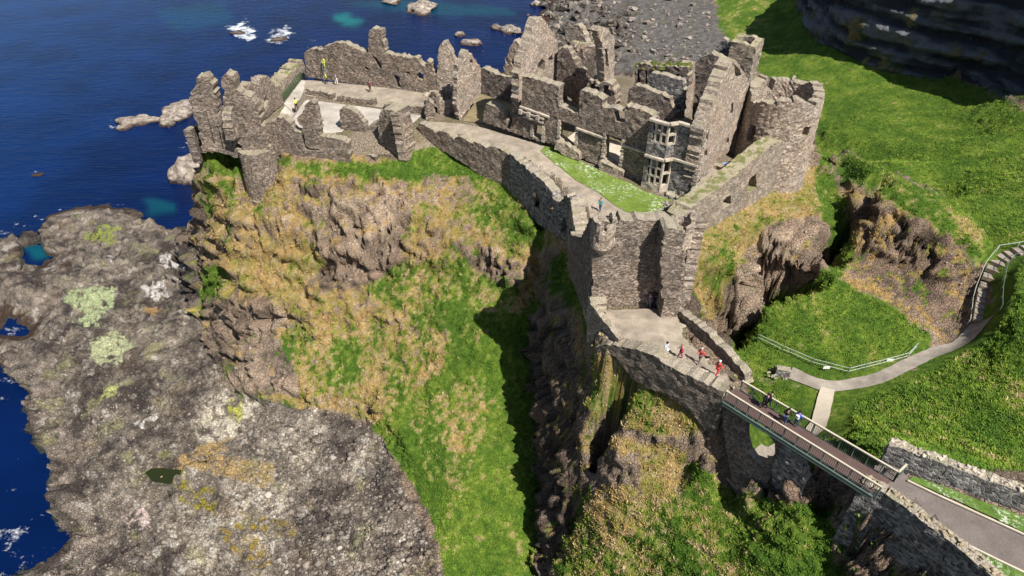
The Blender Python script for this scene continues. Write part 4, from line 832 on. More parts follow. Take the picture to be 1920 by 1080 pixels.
# bay
bay = mb = MB(); OB = 1.05
aT = [12.75, 15.1, 15.75, 18.85]; ztop = 41.0; zmid = 36.55
def lights(pl, s0, s1, z0, z1, nx_, nz_, mw=.2):
    out = []; cw = (s1-s0-(nx_-1)*mw)/nx_; ch = (z1-z0-(nz_-1)*mw)/nz_
    for i in range(nx_):
        for j in range(nz_):
            a, c = s0+i*(cw+mw), z0+j*(ch+mw); out.append([(a, c), (a+cw, c), (a+cw, c+ch), (a, c+ch)])
    return out
faces_ = [((aT[0], -OB), (aT[1], -OB), 3), ((aT[1], -OB), (aT[2], -.12), 1), ((aT[2], -.12), (aT[3], -.12), 0)]
dm = MB(); wm = MB(); bases = MB()
for (a0_, b0_), (a1_, b1_), nw in faces_:
    A, B = HW(a0_, b0_), HW(a1_, b1_); L = (B-A).length; pl = Plane(A, B-A)
    if nw:
        mg = .22 if nw == 3 else .16; hl = lights(pl, mg, L-mg, 33.1, 36.2, nw, 3 if nw == 3 else 2)+lights(pl, mg, L-mg, 38.5, 40.6, nw, 2)
        # dressed frames round the lights, rubble between them
        slab(dm, pl, [(0, 32.9), (L, 32.9), (L, 36.4), (0, 36.4)], [h for h in hl if h[0][1] < 37], t=.35, rag=0, holerag=0, relief=0, step=3)
        slab(dm, pl, [(0, 38.3), (L, 38.3), (L, 40.85), (0, 40.85)], [h for h in hl if h[0][1] > 37], t=.35, rag=0, holerag=0, relief=0, step=3)
        slab(wm, pl, [(0, 36.75), (L, 36.75), (L, 38.3), (0, 38.3)], t=.6, rag=0); slab(bases, pl, [(-.06, 31.4), (L+.06, 31.4), (L+.06, 32.9), (-.06, 32.9)], t=.9, rag=0)
    else:
        slab(wm, pl, [(0, 31.4), (L, 31.4), (L, 36.4), (0, 36.4)], t=.8, rag=0); slab(wm, pl, [(0, 36.75), (L, 36.75), (L, 40.85), (0, 40.85)], t=.8, rag=0)
    for z in (36.4, 40.85):
        e = (B-A).normalized()*.03; nn = pl.n*.1; dm.bar((A.x-e.x+nn.x-.0, A.y-e.y+nn.y, z+.17), (B.x+e.x+nn.x, B.y+e.y+nn.y, z+.12), .5, .24)
A, B = HW(aT[0], -OB), HW(aT[0], 0); slab(wm, Plane(A, B-A, -.0), [(0, 31.4), (OB, 31.4), (OB, 41.1), (0, 41.1)], t=-.5, rag=0)
for k in range(20):
    z = 31.6+k*.47
    if z < 40.6:
        c = HW(aT[3]-.02, -.16); dm.box((c.x, c.y, z), .5+.3*(k % 2), .16, .3, math.atan2(HT.y, HT.x))
bo = wm.build('bay_wall', M['wall_grey'], house); dm.build('window_frame', M['dress'], bo); bases.build('plinth', M['dress'], bo)
# east gable
Gp = Plane(HW(18.85, -.1), HBk); mb = MB()
pslab(mb, Gp, [(1302,352),(1308,312),(1320,244),(1328,222),(1335,198),(1341,184),(1348,167),(1354,150),(1361,138),(1368,121),(1376,112),(1381,116),(1392,132),(1405,155),(1400,172),(1385,225),(1364,288),(1348,296),(1330,330)],
  [[(1324,250),(1329,246),(1327,262),(1322,268)], [(1322,282),(1326,280),(1325,292),(1320,296)], [(1371,196),(1376,190),(1374,212),(1369,222)], [(1363,262),(1367,250),(1366,268),(1362,276)], [(1375,118),(1384,126),(1391,140),(1386,150),(1378,140)]], t=1.5, rag=.16)
mb.build('gable_wall', M['wall_lit'], house)
# rear wall of the house and the small gable with chimney
Rp = Plane(HW(10, 12.5), HT); mb = MB()
pslab(mb, Rp, [(1296,236),(1302,180),(1304,118),(1312,110),(1333,100),(1345,106),(1358,112),(1372,120),(1360,150),(1345,190),(1325,245)], t=1.2, rag=.1)
mb.build('rear_wall', M['wall_shaded'], house)
mb = MB(); Rq = Plane(HW(12, 15.5), HT)
pslab(mb, Rq, [(1330,150),(1338,98),(1348,84),(1357,72),(1364,76),(1370,90),(1378,108),(1384,150)], t=.8, rag=.08); mb.build('rear_gable', M['wall_grey'], house)
mb = MB(); cxy = Rq.w(Rq.px(1393, 120)); cz = Rq.px(1395, 74)[1]
def sqtower(mb, c, sx, sy, z0, z1, rot, t=.5, var=.5):
    d = Vector((math.cos(rot), math.sin(rot))); e = Vector((-d.y, d.x)); cs = [c+d*(i*sx/2)+e*(j*sy/2) for i, j in ((-1, -1), (1, -1), (1, 1), (-1, 1))]
    for i in range(4):
        A, B = cs[i], cs[(i+1) % 4]; pl = Plane(A, B-A); nn = (((A+B)/2)-c).normalized(); L = (B-A).length
        inward = pl.n.dot(nn) > 0
        slab(mb, pl, [(0, z0), (L, z0), (L, z1+h1()*var), (L*.5, z1+h1()*var), (0, z1+h1()*var)], t=t if inward else -t, rag=.12)
sqtower(mb, Vector((cxy.x, cxy.y)), 3.0, 3.0, 31, cz, math.atan2(HT.y, HT.x), .8); mb.build('chimney', M['wall_moss'], house)
# middle range inside the house
def part(poly, plane, name, mat, holes=(), t=1.0, rag=.14):
    mb = MB(); pslab(mb, plane, poly, holes, t=t, rag=rag); return mb.build(name, M[mat], house)
part([(1180,214),(1176,180),(1182,164),(1192,160),(1215,167),(1240,176),(1256,186),(1262,205),(1262,232)], Plane(HW(6, 4.2), HT), 'inner_wall', 'wall', t=.9)
part([(1214,200),(1216,168),(1218,140),(1223,136),(1250,143),(1278,152),(1282,160),(1281,200),(1276,225)], Plane(HW(8, 6.2), HT), 'inner_wall', 'wall_grey')
part([(1186,190),(1190,150),(1192,124),(1204,118),(1225,124),(1250,126),(1275,124),(1290,128),(1290,165)], Plane(HW(8, 9.5), HT), 'inner_wall', 'wall_shaded', [[(1193,160),(1195,132),(1198,130),(1200,160)], [(1209,160),(1209,134),(1213,132),(1214,162)], [(1266,152),(1268,138),(1274,138),(1274,156)]], t=1.4)
part([(1262,236),(1268,190),(1276,160),(1283,138),(1294,116),(1303,118),(1302,150),(1298,190),(1292,232)], Plane(HW(9.4, 5.5), HBk), 'cross_wall', 'wall_lit', [[(1267,186),(1272,184),(1273,193),(1268,196)], [(1275,214),(1281,208),(1281,217),(1276,222)]], t=1.0)
mb = MB()
pl_ = Plane(HW(8, 9.5), HT)
for k in range(26):
    u = 1196+k*3.7; c = pl_.w(pl_.px(u, 124+h1()*2), .7)
    mb.box((c.x+h1()*.2, c.y+h1()*.3, c.z-.35), random.uniform(.5, .9), random.uniform(.8, 1.5), random.uniform(.3, .65), random.uniform(0, 3), .35)
mb.build('turf_cap', M['turf'], house)
mb = MB(); rubble(mb, (HW(2, 3).x, HW(2, 3).y, 32.6), 2.2, 40, .25, .7); rubble(mb, (HW(5.6, 3).x, HW(5.6, 3).y, 32.6), 1.8, 24, .25, .6); rubble(mb, (HW(13, 7).x, HW(13, 7).y, 32.6), 3.5, 40, .2, .5); tag(mb.build('fallen_stone', M['wall_lit'], house), kind='stuff')
mb = MB(); a_ = [HW(-.3, 1.3), HW(12.5, 1.3), HW(12.5, 6), HW(-.3, 6)]; mb.add([(v.x, v.y, z) for z in (32.3, 33.25) for v in a_], [(4, 5, 6, 7), (0, 1, 5, 4), (1, 2, 6, 5), (2, 3, 7, 6), (3, 0, 4, 7)]); mb.build('floor', M['cream'], house)

# ---- north range behind the house
north = empty('north_range', (HW(-3, 9).x, HW(-3, 9).y, 32), 'tallest ruined range with pointed gable behind the house, above the beach', 'ruin')
def npart(poly, plane, name, mat, holes=(), t=1.1, rag=.16):
    mb = MB(); pslab(mb, plane, poly, holes, t=t, rag=rag); return mb.build(name, M[mat], north)
npart([(972,190),(973,140),(978,118),(981,105),(990,82),(997,60),(1004,38),(1012,33),(1022,36),(1030,52),(1038,64),(1045,76),(1046,95),(1044,150),(1046,185)], Plane(HW(-5.2, 4.5), HBk), 'gable_wall', 'wall_lit', [[(1009,139),(1009,120),(1015,110),(1021,114),(1020,130),(1014,142)], [(1027,120),(1029,108),(1035,103),(1037,112),(1034,122)]])
npart([(1044,196),(1045,150),(1046,94),(1054,88),(1066,92),(1073,104),(1077,118),(1084,128),(1092,134),(1096,146),(1096,165),(1092,204),(1080,212)], Plane(HW(-2, 7.5), HT), 'cross_wall', 'wall_shaded', [[(1055,180),(1064,180),(1072,186),(1073,198),(1056,192)], [(1074,138),(1080,140),(1080,145),(1075,144)]])
npart([(1084,160),(1080,128),(1078,98),(1084,92),(1100,86),(1120,88),(1132,90),(1132,130),(1124,152),(1110,168)], Plane(HW(.5, 9.5), HT), 'chamber_wall', 'wall_lit')
npart([(1056,110),(1052,86),(1060,66),(1072,50),(1084,47),(1094,58),(1099,72),(1102,88),(1090,100)], Plane(HW(-1, 13.5), HT), 'rear_wall', 'wall_lit', [[(1060,90),(1066,78),(1070,82),(1068,94)]])
mb = MB(); pl_ = Plane(HW(.5, 9.5), HT)
for k in range(18):
    c = pl_.w(pl_.px(1072+k*3.4, 90+h1()*3-.7*max(0, 9-k)), .4+abs(h1())*1.2); mb.box((c.x, c.y, c.z-.4), .9, 1.3, .6, random.uniform(0, 3), .6)
mb.build('mossy_top', M['wall_moss'], north)
npart([(1148,176),(1134,150),(1132,110),(1128,80),(1120,58),(1126,50),(1138,54),(1152,68),(1153,100),(1150,140),(1158,152),(1164,166),(1160,180)], Plane(HW(3.6, 8.2), HBk), 'end_wall', 'wall_lit', [[(1134,92),(1138,90),(1142,124),(1136,126)], [(1150,150),(1154,148),(1157,160),(1152,160)]], t=1.0)
npart([(1092,196),(1096,165),(1104,150),(1116,150),(1124,158),(1132,152),(1144,158),(1152,170),(1154,196),(1148,212),(1120,196)], Plane(HW(1.5, 4.6), HT), 'vault', 'wall', [[(1104,170),(1107,159),(1116,156),(1124,162),(1124,172)], [(1130,176),(1132,160),(1142,160),(1148,168),(1146,182)]], t=1.6)
npart([(944,150),(946,120),(952,95),(960,78),(972,80),(980,96),(978,120),(974,150)], Plane(HW(-7, 10), HT), 'broken_end', 'wall_lit', [[(958,118),(962,110),(968,118),(966,132)]], rag=.3)
mb = MB(); rubble(mb, (HW(-8, 9).x, HW(-8, 9).y, 33), 3.2, 60, .3, .9); tag(mb.build('fallen_stone', M['wall_lit'], north), kind='stuff')

# ---- great round tower, north-east corner
th = empty('round_tower', (34.6, 81.5, 29), 'large broken round tower with hollow top on the right corner of the castle', 'tower')
tc = Vector((33.75, 80.7)); mb = MB()
def ttop(a):
    a = a % 6.283
    return 41.0+.25*math.sin(3*a+1)+.2*math.sin(7*a)+(-1.5 if 1.75 < a < 2.1 else 0)+(-.7 if 3.3 < a < 4.2 else 0)
drum(mb, tc, 4.4, 3.15, 28.0, ttop, n=80, flare=.5, dz=.32, holes=[(5.05, 5.3, 36.6, 37.8), (3.55, 3.75, 35, 37.2), (3.6, 3.8, 31, 33.5)], rag=.09); mb.build('tower_wall', M['wall_lit'], th)
mb = MB(); drum(mb, tc+Vector((-.9, -1.3)), 1.5, .8, 33, lambda a: 38.9+.9*math.sin(2*a)+.4*math.sin(5*a), n=26, rag=.12, dz=.3); rubble(mb, (tc.x-1.3, tc.y+.9, 38.2), 1.7, 60, .25, .7); mb.build('inner_stair', M['wall_lit'], th)
mb = MB(); vs = [(tc.x+3.2*math.cos(k*.3142), tc.y+3.2*math.sin(k*.3142), 34.6+h1()*.3) for k in range(20)]; mb.add(vs+[(tc.x-1, tc.y+.6, 38.2)], [(k, (k+1) % 20, 20) for k in range(20)]); mb.build('infill', M['wall'], th)
# ---- east curtain wall down to the gatehouse
A, B = P(1515,322,29), P(1287,468,29); Ep = Plane(A, B-A); mb = MB()
pslab(mb, Ep, [(1492,340),(1484,296),(1474,266),(1460,268),(1445,278),(1424,296),(1404,312),(1384,330),(1362,346),(1340,362),(1316,378),(1296,392),(1282,410),(1281,440),(1284,474),(1330,444),(1372,412),(1420,378),(1470,348)], [[(1404,362),(1406,340),(1413,332),(1421,328),(1420,352)], [(1356,394),(1358,378),(1365,370),(1373,368),(1372,384)]], t=2.2, rag=.14, batter=.04)
solo('curtain_wall', mb, M['wall_moss'], 'sunlit right-hand curtain wall sloping from the round tower down to the gatehouse', 'wall')
lowwall('passage_wall', 'thin wall along the dark slot between house and round tower', [(1300,392,32),(1342,352,32)], h=2.4, mat='wall')
mb = MB(); c = P(1332,338,32.2); drum(mb, c, 1.9, 1.35, 31.9, lambda a: 33.3+.5*math.sin(2*a), n=26, holes=[(3.9, 4.6, 31, 33)]); solo('stone_oven', mb, M['wall_lit'], 'small round stone oven ring beside the right corner of the house', 'oven')
mb = MB(); rubble(mb, P(1272,362,32.1), 1.6, 30, .3, .9); rubble(mb, P(1262,390,32.1), 1.2, 22, .3, .9); rubble(mb, P(1240,404,32.1), 1.2, 18, .3, .8); rubble(mb, P(1290,372,32.1), 1.2, 18, .3, .8)
solo('rubble_heap', mb, M['wall_grey'], 'heap of dark broken masonry at the lower right corner of the lawn', 'rubble')['kind'] = 'stuff'
# ---- cliff-edge wall left of the path, and its shadowed continuation
A, B = P(790,270,31), P(952,352,29); W1 = Plane(A, B-A); mb = MB()
pslab(mb, W1, [(786,262),(784,232),(800,236),(812,244),(816,250),(822,246),(836,247),(846,256),(850,262),(856,256),(868,258),(878,266),(884,270),(890,266),(904,272),(912,278),(920,274),(934,278),(950,286),(956,292),(954,354),(930,346),(900,328),(866,304),(846,292),(816,276)], t=1.1, rag=.1)
solo('curtain_wall', mb, M['wall'], 'notched grey curtain wall between the terrace path and the grassy cliff', 'wall')
A, B = P(952,354,29), P(1066,464,27); W2 = Plane(A, B-A); mb = MB()
pslab(mb, W2, [(952,358),(953,320),(956,286),(966,298),(980,308),(990,320),(1000,326),(1012,336),(1024,346),(1034,358),(1038,374),(1050,378),(1056,374),(1062,366),(1069,370),(1070,400),(1068,462),(1045,442),(1014,424),(983,396)], [[(1001,386),(1002,366),(1007,362),(1012,372),(1011,390)], [(1050,436),(1053,412),(1060,408),(1064,424),(1063,440)]], t=1.2, rag=.18)
solo('curtain_wall', mb, M['wall_grey'], 'shadowed curtain wall with small arched hole above the dark cleft', 'wall')
mb = MB(); a, b = Vector((6.6, 67.3)), Vector((7.4, 49)); pl_ = Plane(a, b-a); L = (b-a).length
line_wall(mb, a, b, (26.8, 27.6), [(0, 33.6), (.15, 33.3), (.4, 33.0), (.6, 33.0), (.8, 32.9), (1, 33.2)], t=1.5, rag=.2)
solo('curtain_wall', mb, M['wall_lit'], 'thick broken wall beside the narrow strip left of the gatehouse', 'wall')
mb = MB(); a, b = Vector((7.3, 49)), Vector((9.5, 44.6)); line_wall(mb, a, b, (27.3, 28), [(0, 33.2), (.5, 32.9), (1, 32.7)], t=.55, rag=.1)
solo('parapet', mb, M['wall_lit'], 'thin left parapet of the gatehouse forecourt', 'wall')

# ---- gatehouse
gate = empty('gatehouse', (12, 50, 31), 'brown stone gatehouse with dark doorway and a little turret on each front corner', 'gatehouse')
A, B = P(1111,580,31.6), P(1285,572,31.6); Gf = Plane(A, B-A); mb = MB()
pslab(mb, Gf, [(1110,604),(1111,520),(1112,440),(1118,420),(1134,414),(1150,420),(1166,412),(1180,414),(1204,412),(1226,414),(1240,412),(1254,414),(1262,420),(1280,436),(1284,500),(1282,604)], [[(1214,604),(1213,566),(1218,550),(1228,545),(1238,552),(1242,566),(1242,604)], [(1176,424),(1179,423),(1179,427),(1176,427)]], t=1.4, rag=.12); mb.build('front_wall', M['wall'], gate)
Gp2 = Plane(Gf.A, Gf.d, 1.9); mb = MB()
pslab(mb, Gp2, [(1240,600),(1243,560),(1240,530),(1244,505),(1239,480),(1243,455),(1246,430),(1262,426),(1280,434),(1285,470),(1282,520),(1276,560),(1270,602)], t=1.8, rag=.2); mb.build('projecting_wall', M['wall'], gate)
gx = Gf.w((0, 31)); g2 = Gf.w(Gf.px(1283, 520))
mb = MB(); line_wall(mb, Gf.w((-.3, 31), .3).to_2d(), Gf.w((-1.2, 31), 8.5).to_2d(), 30, [(0, 41.6), (.25, 40.5), (.5, 37), (1, 34.5)], t=1.1); mb.build('side_wall', M['wall_shaded'], gate)
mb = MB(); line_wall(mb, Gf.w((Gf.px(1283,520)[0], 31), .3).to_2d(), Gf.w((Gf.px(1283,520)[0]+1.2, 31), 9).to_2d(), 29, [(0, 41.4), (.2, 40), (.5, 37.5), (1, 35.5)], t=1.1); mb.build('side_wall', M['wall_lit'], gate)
mb = MB(); line_wall(mb, Gf.w((-.9, 31), 9.0).to_2d(), Gf.w((9.5, 31), 9.6).to_2d(), 31, [(0, 34.0), (.3, 33.6), (.6, 34.1), (1, 34.6)], t=1.0); mb.build('rear_wall', M['wall_lit'], gate)
for u, v in ((1131, 436), (1276, 442)):
    c = Gf.w(Gf.px(u, v)); c.z = 0; tu = MB(); top_ = Gf.px(1131, 424)[1]+.6 if u < 1200 else Gf.px(1276, 428)[1]+.8
    tu_c = (c.x, c.y+.1); drum(tu, tu_c, 1.05, .7, top_-2.6, lambda a, t_=top_: t_+.3*math.sin(2*a+1)+.15*math.sin(5*a), n=22, dz=.4, rag=.1)
    t_o = tu.build('turret', M['wall_lit'], gate); cb = MB()
    for k, (r0, r1) in enumerate(((.35, .55), (.6, .8), (.85, 1.0))): cone_seg(cb, tu_c, r0, r1, top_-3.5+k*.3, top_-3.22+k*.3)
    cb.build('corbel', M['dress'], t_o); t_o.parent = gate
# forecourt walls
A, B = P(1244,566,31.7), P(1397,714,32); Wf = Plane(A, B-A); mb = MB()
pslab(mb, Wf, [(1226,574),(1228,556),(1240,560),(1254,574),(1272,584),(1290,595),(1308,610),(1328,627),(1344,644),(1362,661),(1376,678),(1394,698),(1399,722),(1340,664),(1300,626),(1250,576)], [], t=.8, rag=.1)
solo('parapet', mb, M['wall'], 'high right-hand forecourt wall with its shaded face towards the visitors', 'wall')
A, B = P(1161,652,31.7), P(1359,746,32); Wp = Plane(A, B-A); mb = MB()
pslab(mb, Wp, [(1120,662),(1119,650),(1140,642),(1161,642),(1190,646),(1212,652),(1234,661),(1262,680),(1290,694),(1315,706),(1340,716),(1361,726),(1360,750),(1350,775),(1342,800),(1322,808),(1308,786),(1296,766),(1262,746),(1232,730),(1206,720),(1186,706),(1170,686),(1158,664)], t=.75, rag=.12, batter=-.1)
solo('parapet', mb, M['wall'], 'broad lower forecourt wall standing on the grassy slope, reaching the bridge', 'wall')

# ---- bridge
BL0, BL1 = P(1362,733,33.2), P(1640,905,33.2); BR0, BR1 = P(1392,714,33.2), P(1680,882,33.2)
br = empty('footbridge', ((BL0+BR1)/2).to_2d().to_3d()+Vector((0, 0, 31.6)), 'wooden deck footbridge with slatted steel sides and pale handrails', 'bridge')
bd = (BL1-BL0).normalized(); bn = Vector((bd.y, -bd.x, 0))
if bn.dot(Vector((-1, -1, 0))) < 0: bn = -bn
mb = MB(); Lb = (BL1-BL0).length; k = 0; x = -.3
while x < Lb+.2:
    a = BL0+bd*x; b_ = BR0+(BR1-BR0)*(x/Lb); a.z = b_.z = 32.02+.012*(k % 2); mb.bar(a-bn*.06, b_+bn*.04, .17, .07); x += .18; k += 1
mb.build('deck', M['deck'], br)
mb = MB()
for L0 in (BL0, BR0-bn*.0):
    for dz in (31.65, 31.95): a = L0.copy(); a.z = dz; b_ = a+bd*(Lb+.3); mb.bar(a+bn*.1*(1 if L0 is BL0 else -1), b_+bn*.1*(1 if L0 is BL0 else -1), .12, .1)
    a = L0.copy(); a.z = 31.8; mb.bar(a+bn*.12*(1 if L0 is BL0 else -1), a+bd*(Lb+.3)+bn*.12*(1 if L0 is BL0 else -1), .05, .34)
for k in range(14): a = BL0+bd*(k*Lb/13); a.z = 31.7; b_ = BR0+(BR1-BR0)*(k/13); b_.z = 31.7; mb.bar(a, b_, .12, .18)
mb.build('girder', M['iron'], br)
def railing(br, S, E, side, nposts, name='railing'):
    d = (E-S); L = d.length; d.normalize(); rl = MB(); po = MB(); sl = MB()
    rl.bar(S, E, .14, .09); r = rl.build(name, M['rail'], br)
    for k in range(nposts):
        a = S+d*(L*k/(nposts-1)); po = MB(); po.bar((a.x, a.y, a.z-1.45), (a.x, a.y, a.z-.05), .07); po.build('post', M['iron'], r)
    n = int(L/.14)
    for k in range(n):
        a = S+d*(L*(k+.5)/n); sl.bar((a.x, a.y, a.z-1.12), (a.x, a.y, a.z-.06), .022)
    for dz in (.12, 1.1): a, b_ = S.copy(), E.copy(); a.z -= dz; b_.z -= dz; sl.bar(a, b_, .04)
    sl.build('bars', M['iron'], r); return r
railing(br, BL0, BL1+bd*.5, 1, 13); railing(br, BR0, BR1+bd*.2, 1, 13)
E2 = P(1700,871,33.2); railing(br, BR1+bd*.2, E2, 1, 3)
# stone arch under the bridge
bp = Plane((BL0-bn*.45), bd.to_2d()); mb = MB()
pslab(mb, bp, [(1353,764),(1500,848),(1503,905),(1500,950),(1450,925),(1446,890),(1436,915),(1420,940),(1402,965),(1384,940),(1370,890),(1356,812)], [[(1402,792),(1420,796),(1440,812),(1452,832),(1454,850),(1446,862),(1430,868),(1414,862),(1403,846),(1398,822),(1397,802)]], t=.7, rag=.08)
ar = solo('stone_arch', mb, M['wall_shaded'], 'old masonry arch in shade carrying the footbridge over the gully', 'arch')  # flat wall stands for the soffit, its shade put into the dark colour
mb = MB(); pslab(mb, Plane(bp.A, bd.to_2d(), .35), [(1470,834),(1484,836),(1494,850),(1500,875),(1508,905),(1504,918),(1502,950),(1452,925),(1447,874),(1458,856)], t=1.1, rag=.1)
pr_ = mb.build('pier', M['wall_grey'], ar)
# retaining wall and field wall on the mainland
A, B = P(1612,900,32.2), P(1862,1082,32.2); mb = MB(); L = (B-A).length
cp = [P(1618,903,32.3), P(1660,925,32.3), P(1700,952,32.3), P(1740,985,32.3), P(1790,1020,32.3), P(1862,1082,32.3), P(2000,1190,32.3)]
for a, b_ in zip(cp, cp[1:]): line_wall(mb, a, b_, (14, 14), [(0, 32.25), (1, 32.25)], t=.9, rag=.03)
rw = solo('retaining_wall', mb, M['wall_grey'], 'tall shaded retaining wall dropping from the mainland path into the gully', 'wall')
mb = MB()
for a, b_ in zip(cp, cp[1:]):
    d = (b_-a).normalized(); n_ = Vector((-d.y, d.x, 0)); n_ = n_ if n_.dot(Vector((1, 1, 0))) > 0 else -n_
    k = int((b_-a).length/.24)+1
    for i in range(k): c = a+(b_-a)*((i+.5)/k)+n_*.4; rubble(mb, (c.x, c.y, 32.22), .33, 1, .2, .36)
cpo = mb.build('coping', M['rail'], None); cpo.data.transform(Matrix.Translation(-rw.location)); cpo.parent = rw
cpo.data.materials[0] = M['coping']
fw_ = [P(1652,864,32), P(1760,903,32), P(1850,937,32), P(1960,975,32), P(2080,1010,32)]
mb = MB()
for a, b_ in zip(fw_, fw_[1:]): line_wall(mb, a, b_, (30.8, 31.2), [(0, 33.9), (.5, 33.8), (1, 33.9)], t=.8, rag=.07)
rw = solo('field_wall', mb, M['wall_grey'], 'rubble field wall with pale coping between the path verge and the green field', 'wall')
mb = MB()
for a, b_ in zip(fw_, fw_[1:]):
    d = (b_-a).normalized(); n_ = Vector((-d.y, d.x, 0)); n_ = n_ if n_.dot(Vector((1, 1, 0))) > 0 else -n_; k = int((b_-a).length/.16)+1
    for i in range(k): c = a+(b_-a)*((i+.5)/k)+n_*.4; rubble(mb, (c.x, c.y, 33.82), .36, 1, .16, .3)
cpo = mb.build('coping', M['dress'], None); cpo.data.transform(Matrix.Translation(-rw.location)); cpo.parent = rw
# low concrete edge in the gully and dry stone end
A, B, C_ = P(1344,888,21.3), P(1391,938,20.4), P(1408,924,20.4); mb = MB(); mb.bar(A+Vector((0, 0, .2)), B+Vector((0, 0, .2)), .22, .9); mb.bar(B+Vector((0, 0, .2)), C_+Vector((0, 0, .2)), .22, .9)
solo('concrete_kerb', mb, M['dress'], 'low pale L-shaped concrete edge at the foot of the left bridge abutment', 'kerb')
mb = MB(); mb.box(P(1466,702,21.9), 1.5, .8, .9, -.3, .9); rubble(mb, P(1455,702,21.9), 1.0, 12, .2, .4)
solo('stone_block', mb, M['wall_grey'], 'grey stone block beside the start of the lower path', 'stone')
mb = MB()
for u, v in ((1316, 702), (1331, 716)): c = P(u, v, 32.0); mb.box(c, 1.0, .45, .45, -.5, .92)
solo('stone_bench', mb, M['dress'], 'low stone bench slabs behind the broad forecourt wall', 'bench')
print('walls', round(time.time()-T0, 1))

# ---- draped surfaces
def ground_z(x, y): return hbase(x, y)
def drape(name, poly_px, z, mat, lift=.07, grid=.7, zf=None, kind='structure'):
    ring = [P(u, v, z if not callable(z) else z(u, v)) for u, v in poly_px]; pr = rag_poly([(p.x, p.y) for p in ring], .5, .05, -999)
    pts_ = list(pr); edges = [(i, (i+1) % len(pr)) for i in range(len(pr))]
    x0, x1 = min(p[0] for p in pr), max(p[0] for p in pr); y0, y1 = min(p[1] for p in pr), max(p[1] for p in pr)
    x = x0
    while x < x1:
        y = y0
        while y < y1:
            if inside((x, y), pr): pts_.append((x+h1()*.03, y+h1()*.03))
            y += grid
        x += grid
    r = geometry.delaunay_2d_cdt([Vector(p) for p in pts_], edges, [], 0, 1e-5)
    fs = [tuple(f) for f in r[2] if inside((sum(r[0][i].x for i in f)/3, sum(r[0][i].y for i in f)/3), pr)]
    vs = [(v.x, v.y, max(ground_z(v.x, v.y), -50)+lift) for v in r[0]]
    f0 = fs[0]; a, b_, c = (Vector(vs[i]) for i in f0[:3])
    if (b_-a).cross(c-a).z < 0: fs = [tuple(reversed(f)) for f in fs]
    o = link_mesh(name, vs, fs, M[mat]); return tag(o, kind=kind)
drape('path', [(795,238),(805,232),(860,236),(905,244),(950,258),(1012,272),(1030,286),(1060,310),(1100,338),(1150,372),(1180,392),(1215,404),(1262,408),(1262,418),(1140,420),(1110,410),(1080,392),(1070,372),(1044,352),(1010,322),(958,290),(900,268),(850,250),(820,246)], 32.7, 'gravel')
drape('lawn', [(1012,290),(1022,282),(1038,284),(1062,297),(1084,304),(1112,316),(1148,332),(1180,342),(1212,358),(1240,366),(1262,372),(1252,390),(1226,404),(1190,400),(1160,388),(1120,360),(1080,340),(1040,312)], 32.5, 'lawn', lift=.13)
drape('paving', [(497,232),(534,198),(556,208),(575,188),(700,204),(790,218),(775,232),(772,225),(746,209),(715,207),(710,240),(690,240),(676,222),(640,248),(612,252),(600,255),(548,246)], 33.0, 'paving', lift=.1)
drape('terrace_gravel', [(572,180),(560,160),(580,148),(740,168),(812,178),(800,214),(720,204),(626,188)], 33.0, 'gravel', lift=.085)
drape('paving', [(533,196),(566,150),(574,152),(566,182),(548,205)], 33.0, 'paving', lift=.11)
drape('room_floor', [(868,228),(900,176),(975,202),(985,222),(905,232)], 33.0, 'verge', lift=.08)
bpy.data.objects['room_floor'].data.materials[0] = simple('olive_gravel', (.22, .18, .10), .95, .25, 1.5)
drape('forecourt', [(1114,584),(1262,580),(1330,674),(1390,724),(1362,730),(1300,700),(1236,664),(1170,646),(1140,650),(1126,632)], 31.7, 'gravel', lift=.08)
def strip(name, line, w0, mat, lift=.08, zs=None):
    vs = []; n = len(line); fine_ = []
    for a, b_ in zip(line, line[1:]):
        k = max(1, int((b_-a).length/.6)); fine_ += [a.lerp(b_, i/k) for i in range(k)]
    fine_.append(line[-1])
    for _ in range(6): fine_ = [fine_[0]]+[(fine_[i-1]+fine_[i]*2+fine_[i+1])/4 for i in range(1, len(fine_)-1)]+[fine_[-1]]
    for i, p in enumerate(fine_):
        d = (fine_[min(i+1, len(fine_)-1)]-fine_[max(i-1, 0)]).to_2d().normalized(); n_ = Vector((-d.y, d.x))
        ww = w0*(1+.06*h1())
        for k in (-1, -.5, 0, .5, 1): q_ = p.to_2d()+n_*(k*ww/2); vs.append((q_.x, q_.y, ground_z(q_.x, q_.y)+lift))
    fs = [(5*i+k, 5*i+k+1, 5*i+k+6, 5*i+k+5) for i in range(len(fine_)-1) for k in range(4)]
    fs = [tuple(reversed(f)) for f in fs]
    o = link_mesh(name, vs, fs, M[mat], None, True)
    if sum(p_.normal.z for p_ in o.data.polygons) < 0:
        o.data.flip_normals()
    return tag(o, kind='structure')
m, nt, b = new_mat('pool_water'); b.inputs['Base Color'].default_value = (.018, .024, .007, 1); b.inputs['Roughness'].default_value = .12; M['pool'] = m
drape('water', [(272,888),(284,878),(310,878),(340,882),(364,876),(384,864),(392,866),(384,884),(358,900),(318,908),(288,904)], 3.5, 'pool', lift=.16)
strip('path', PATHW[:6], 1.5, 'pathgrey', .12); strip('path', PATH2[:4], 1.4, 'cream', .16); strip('path', PATH2[3:], 1.7, 'pathgrey', .14)
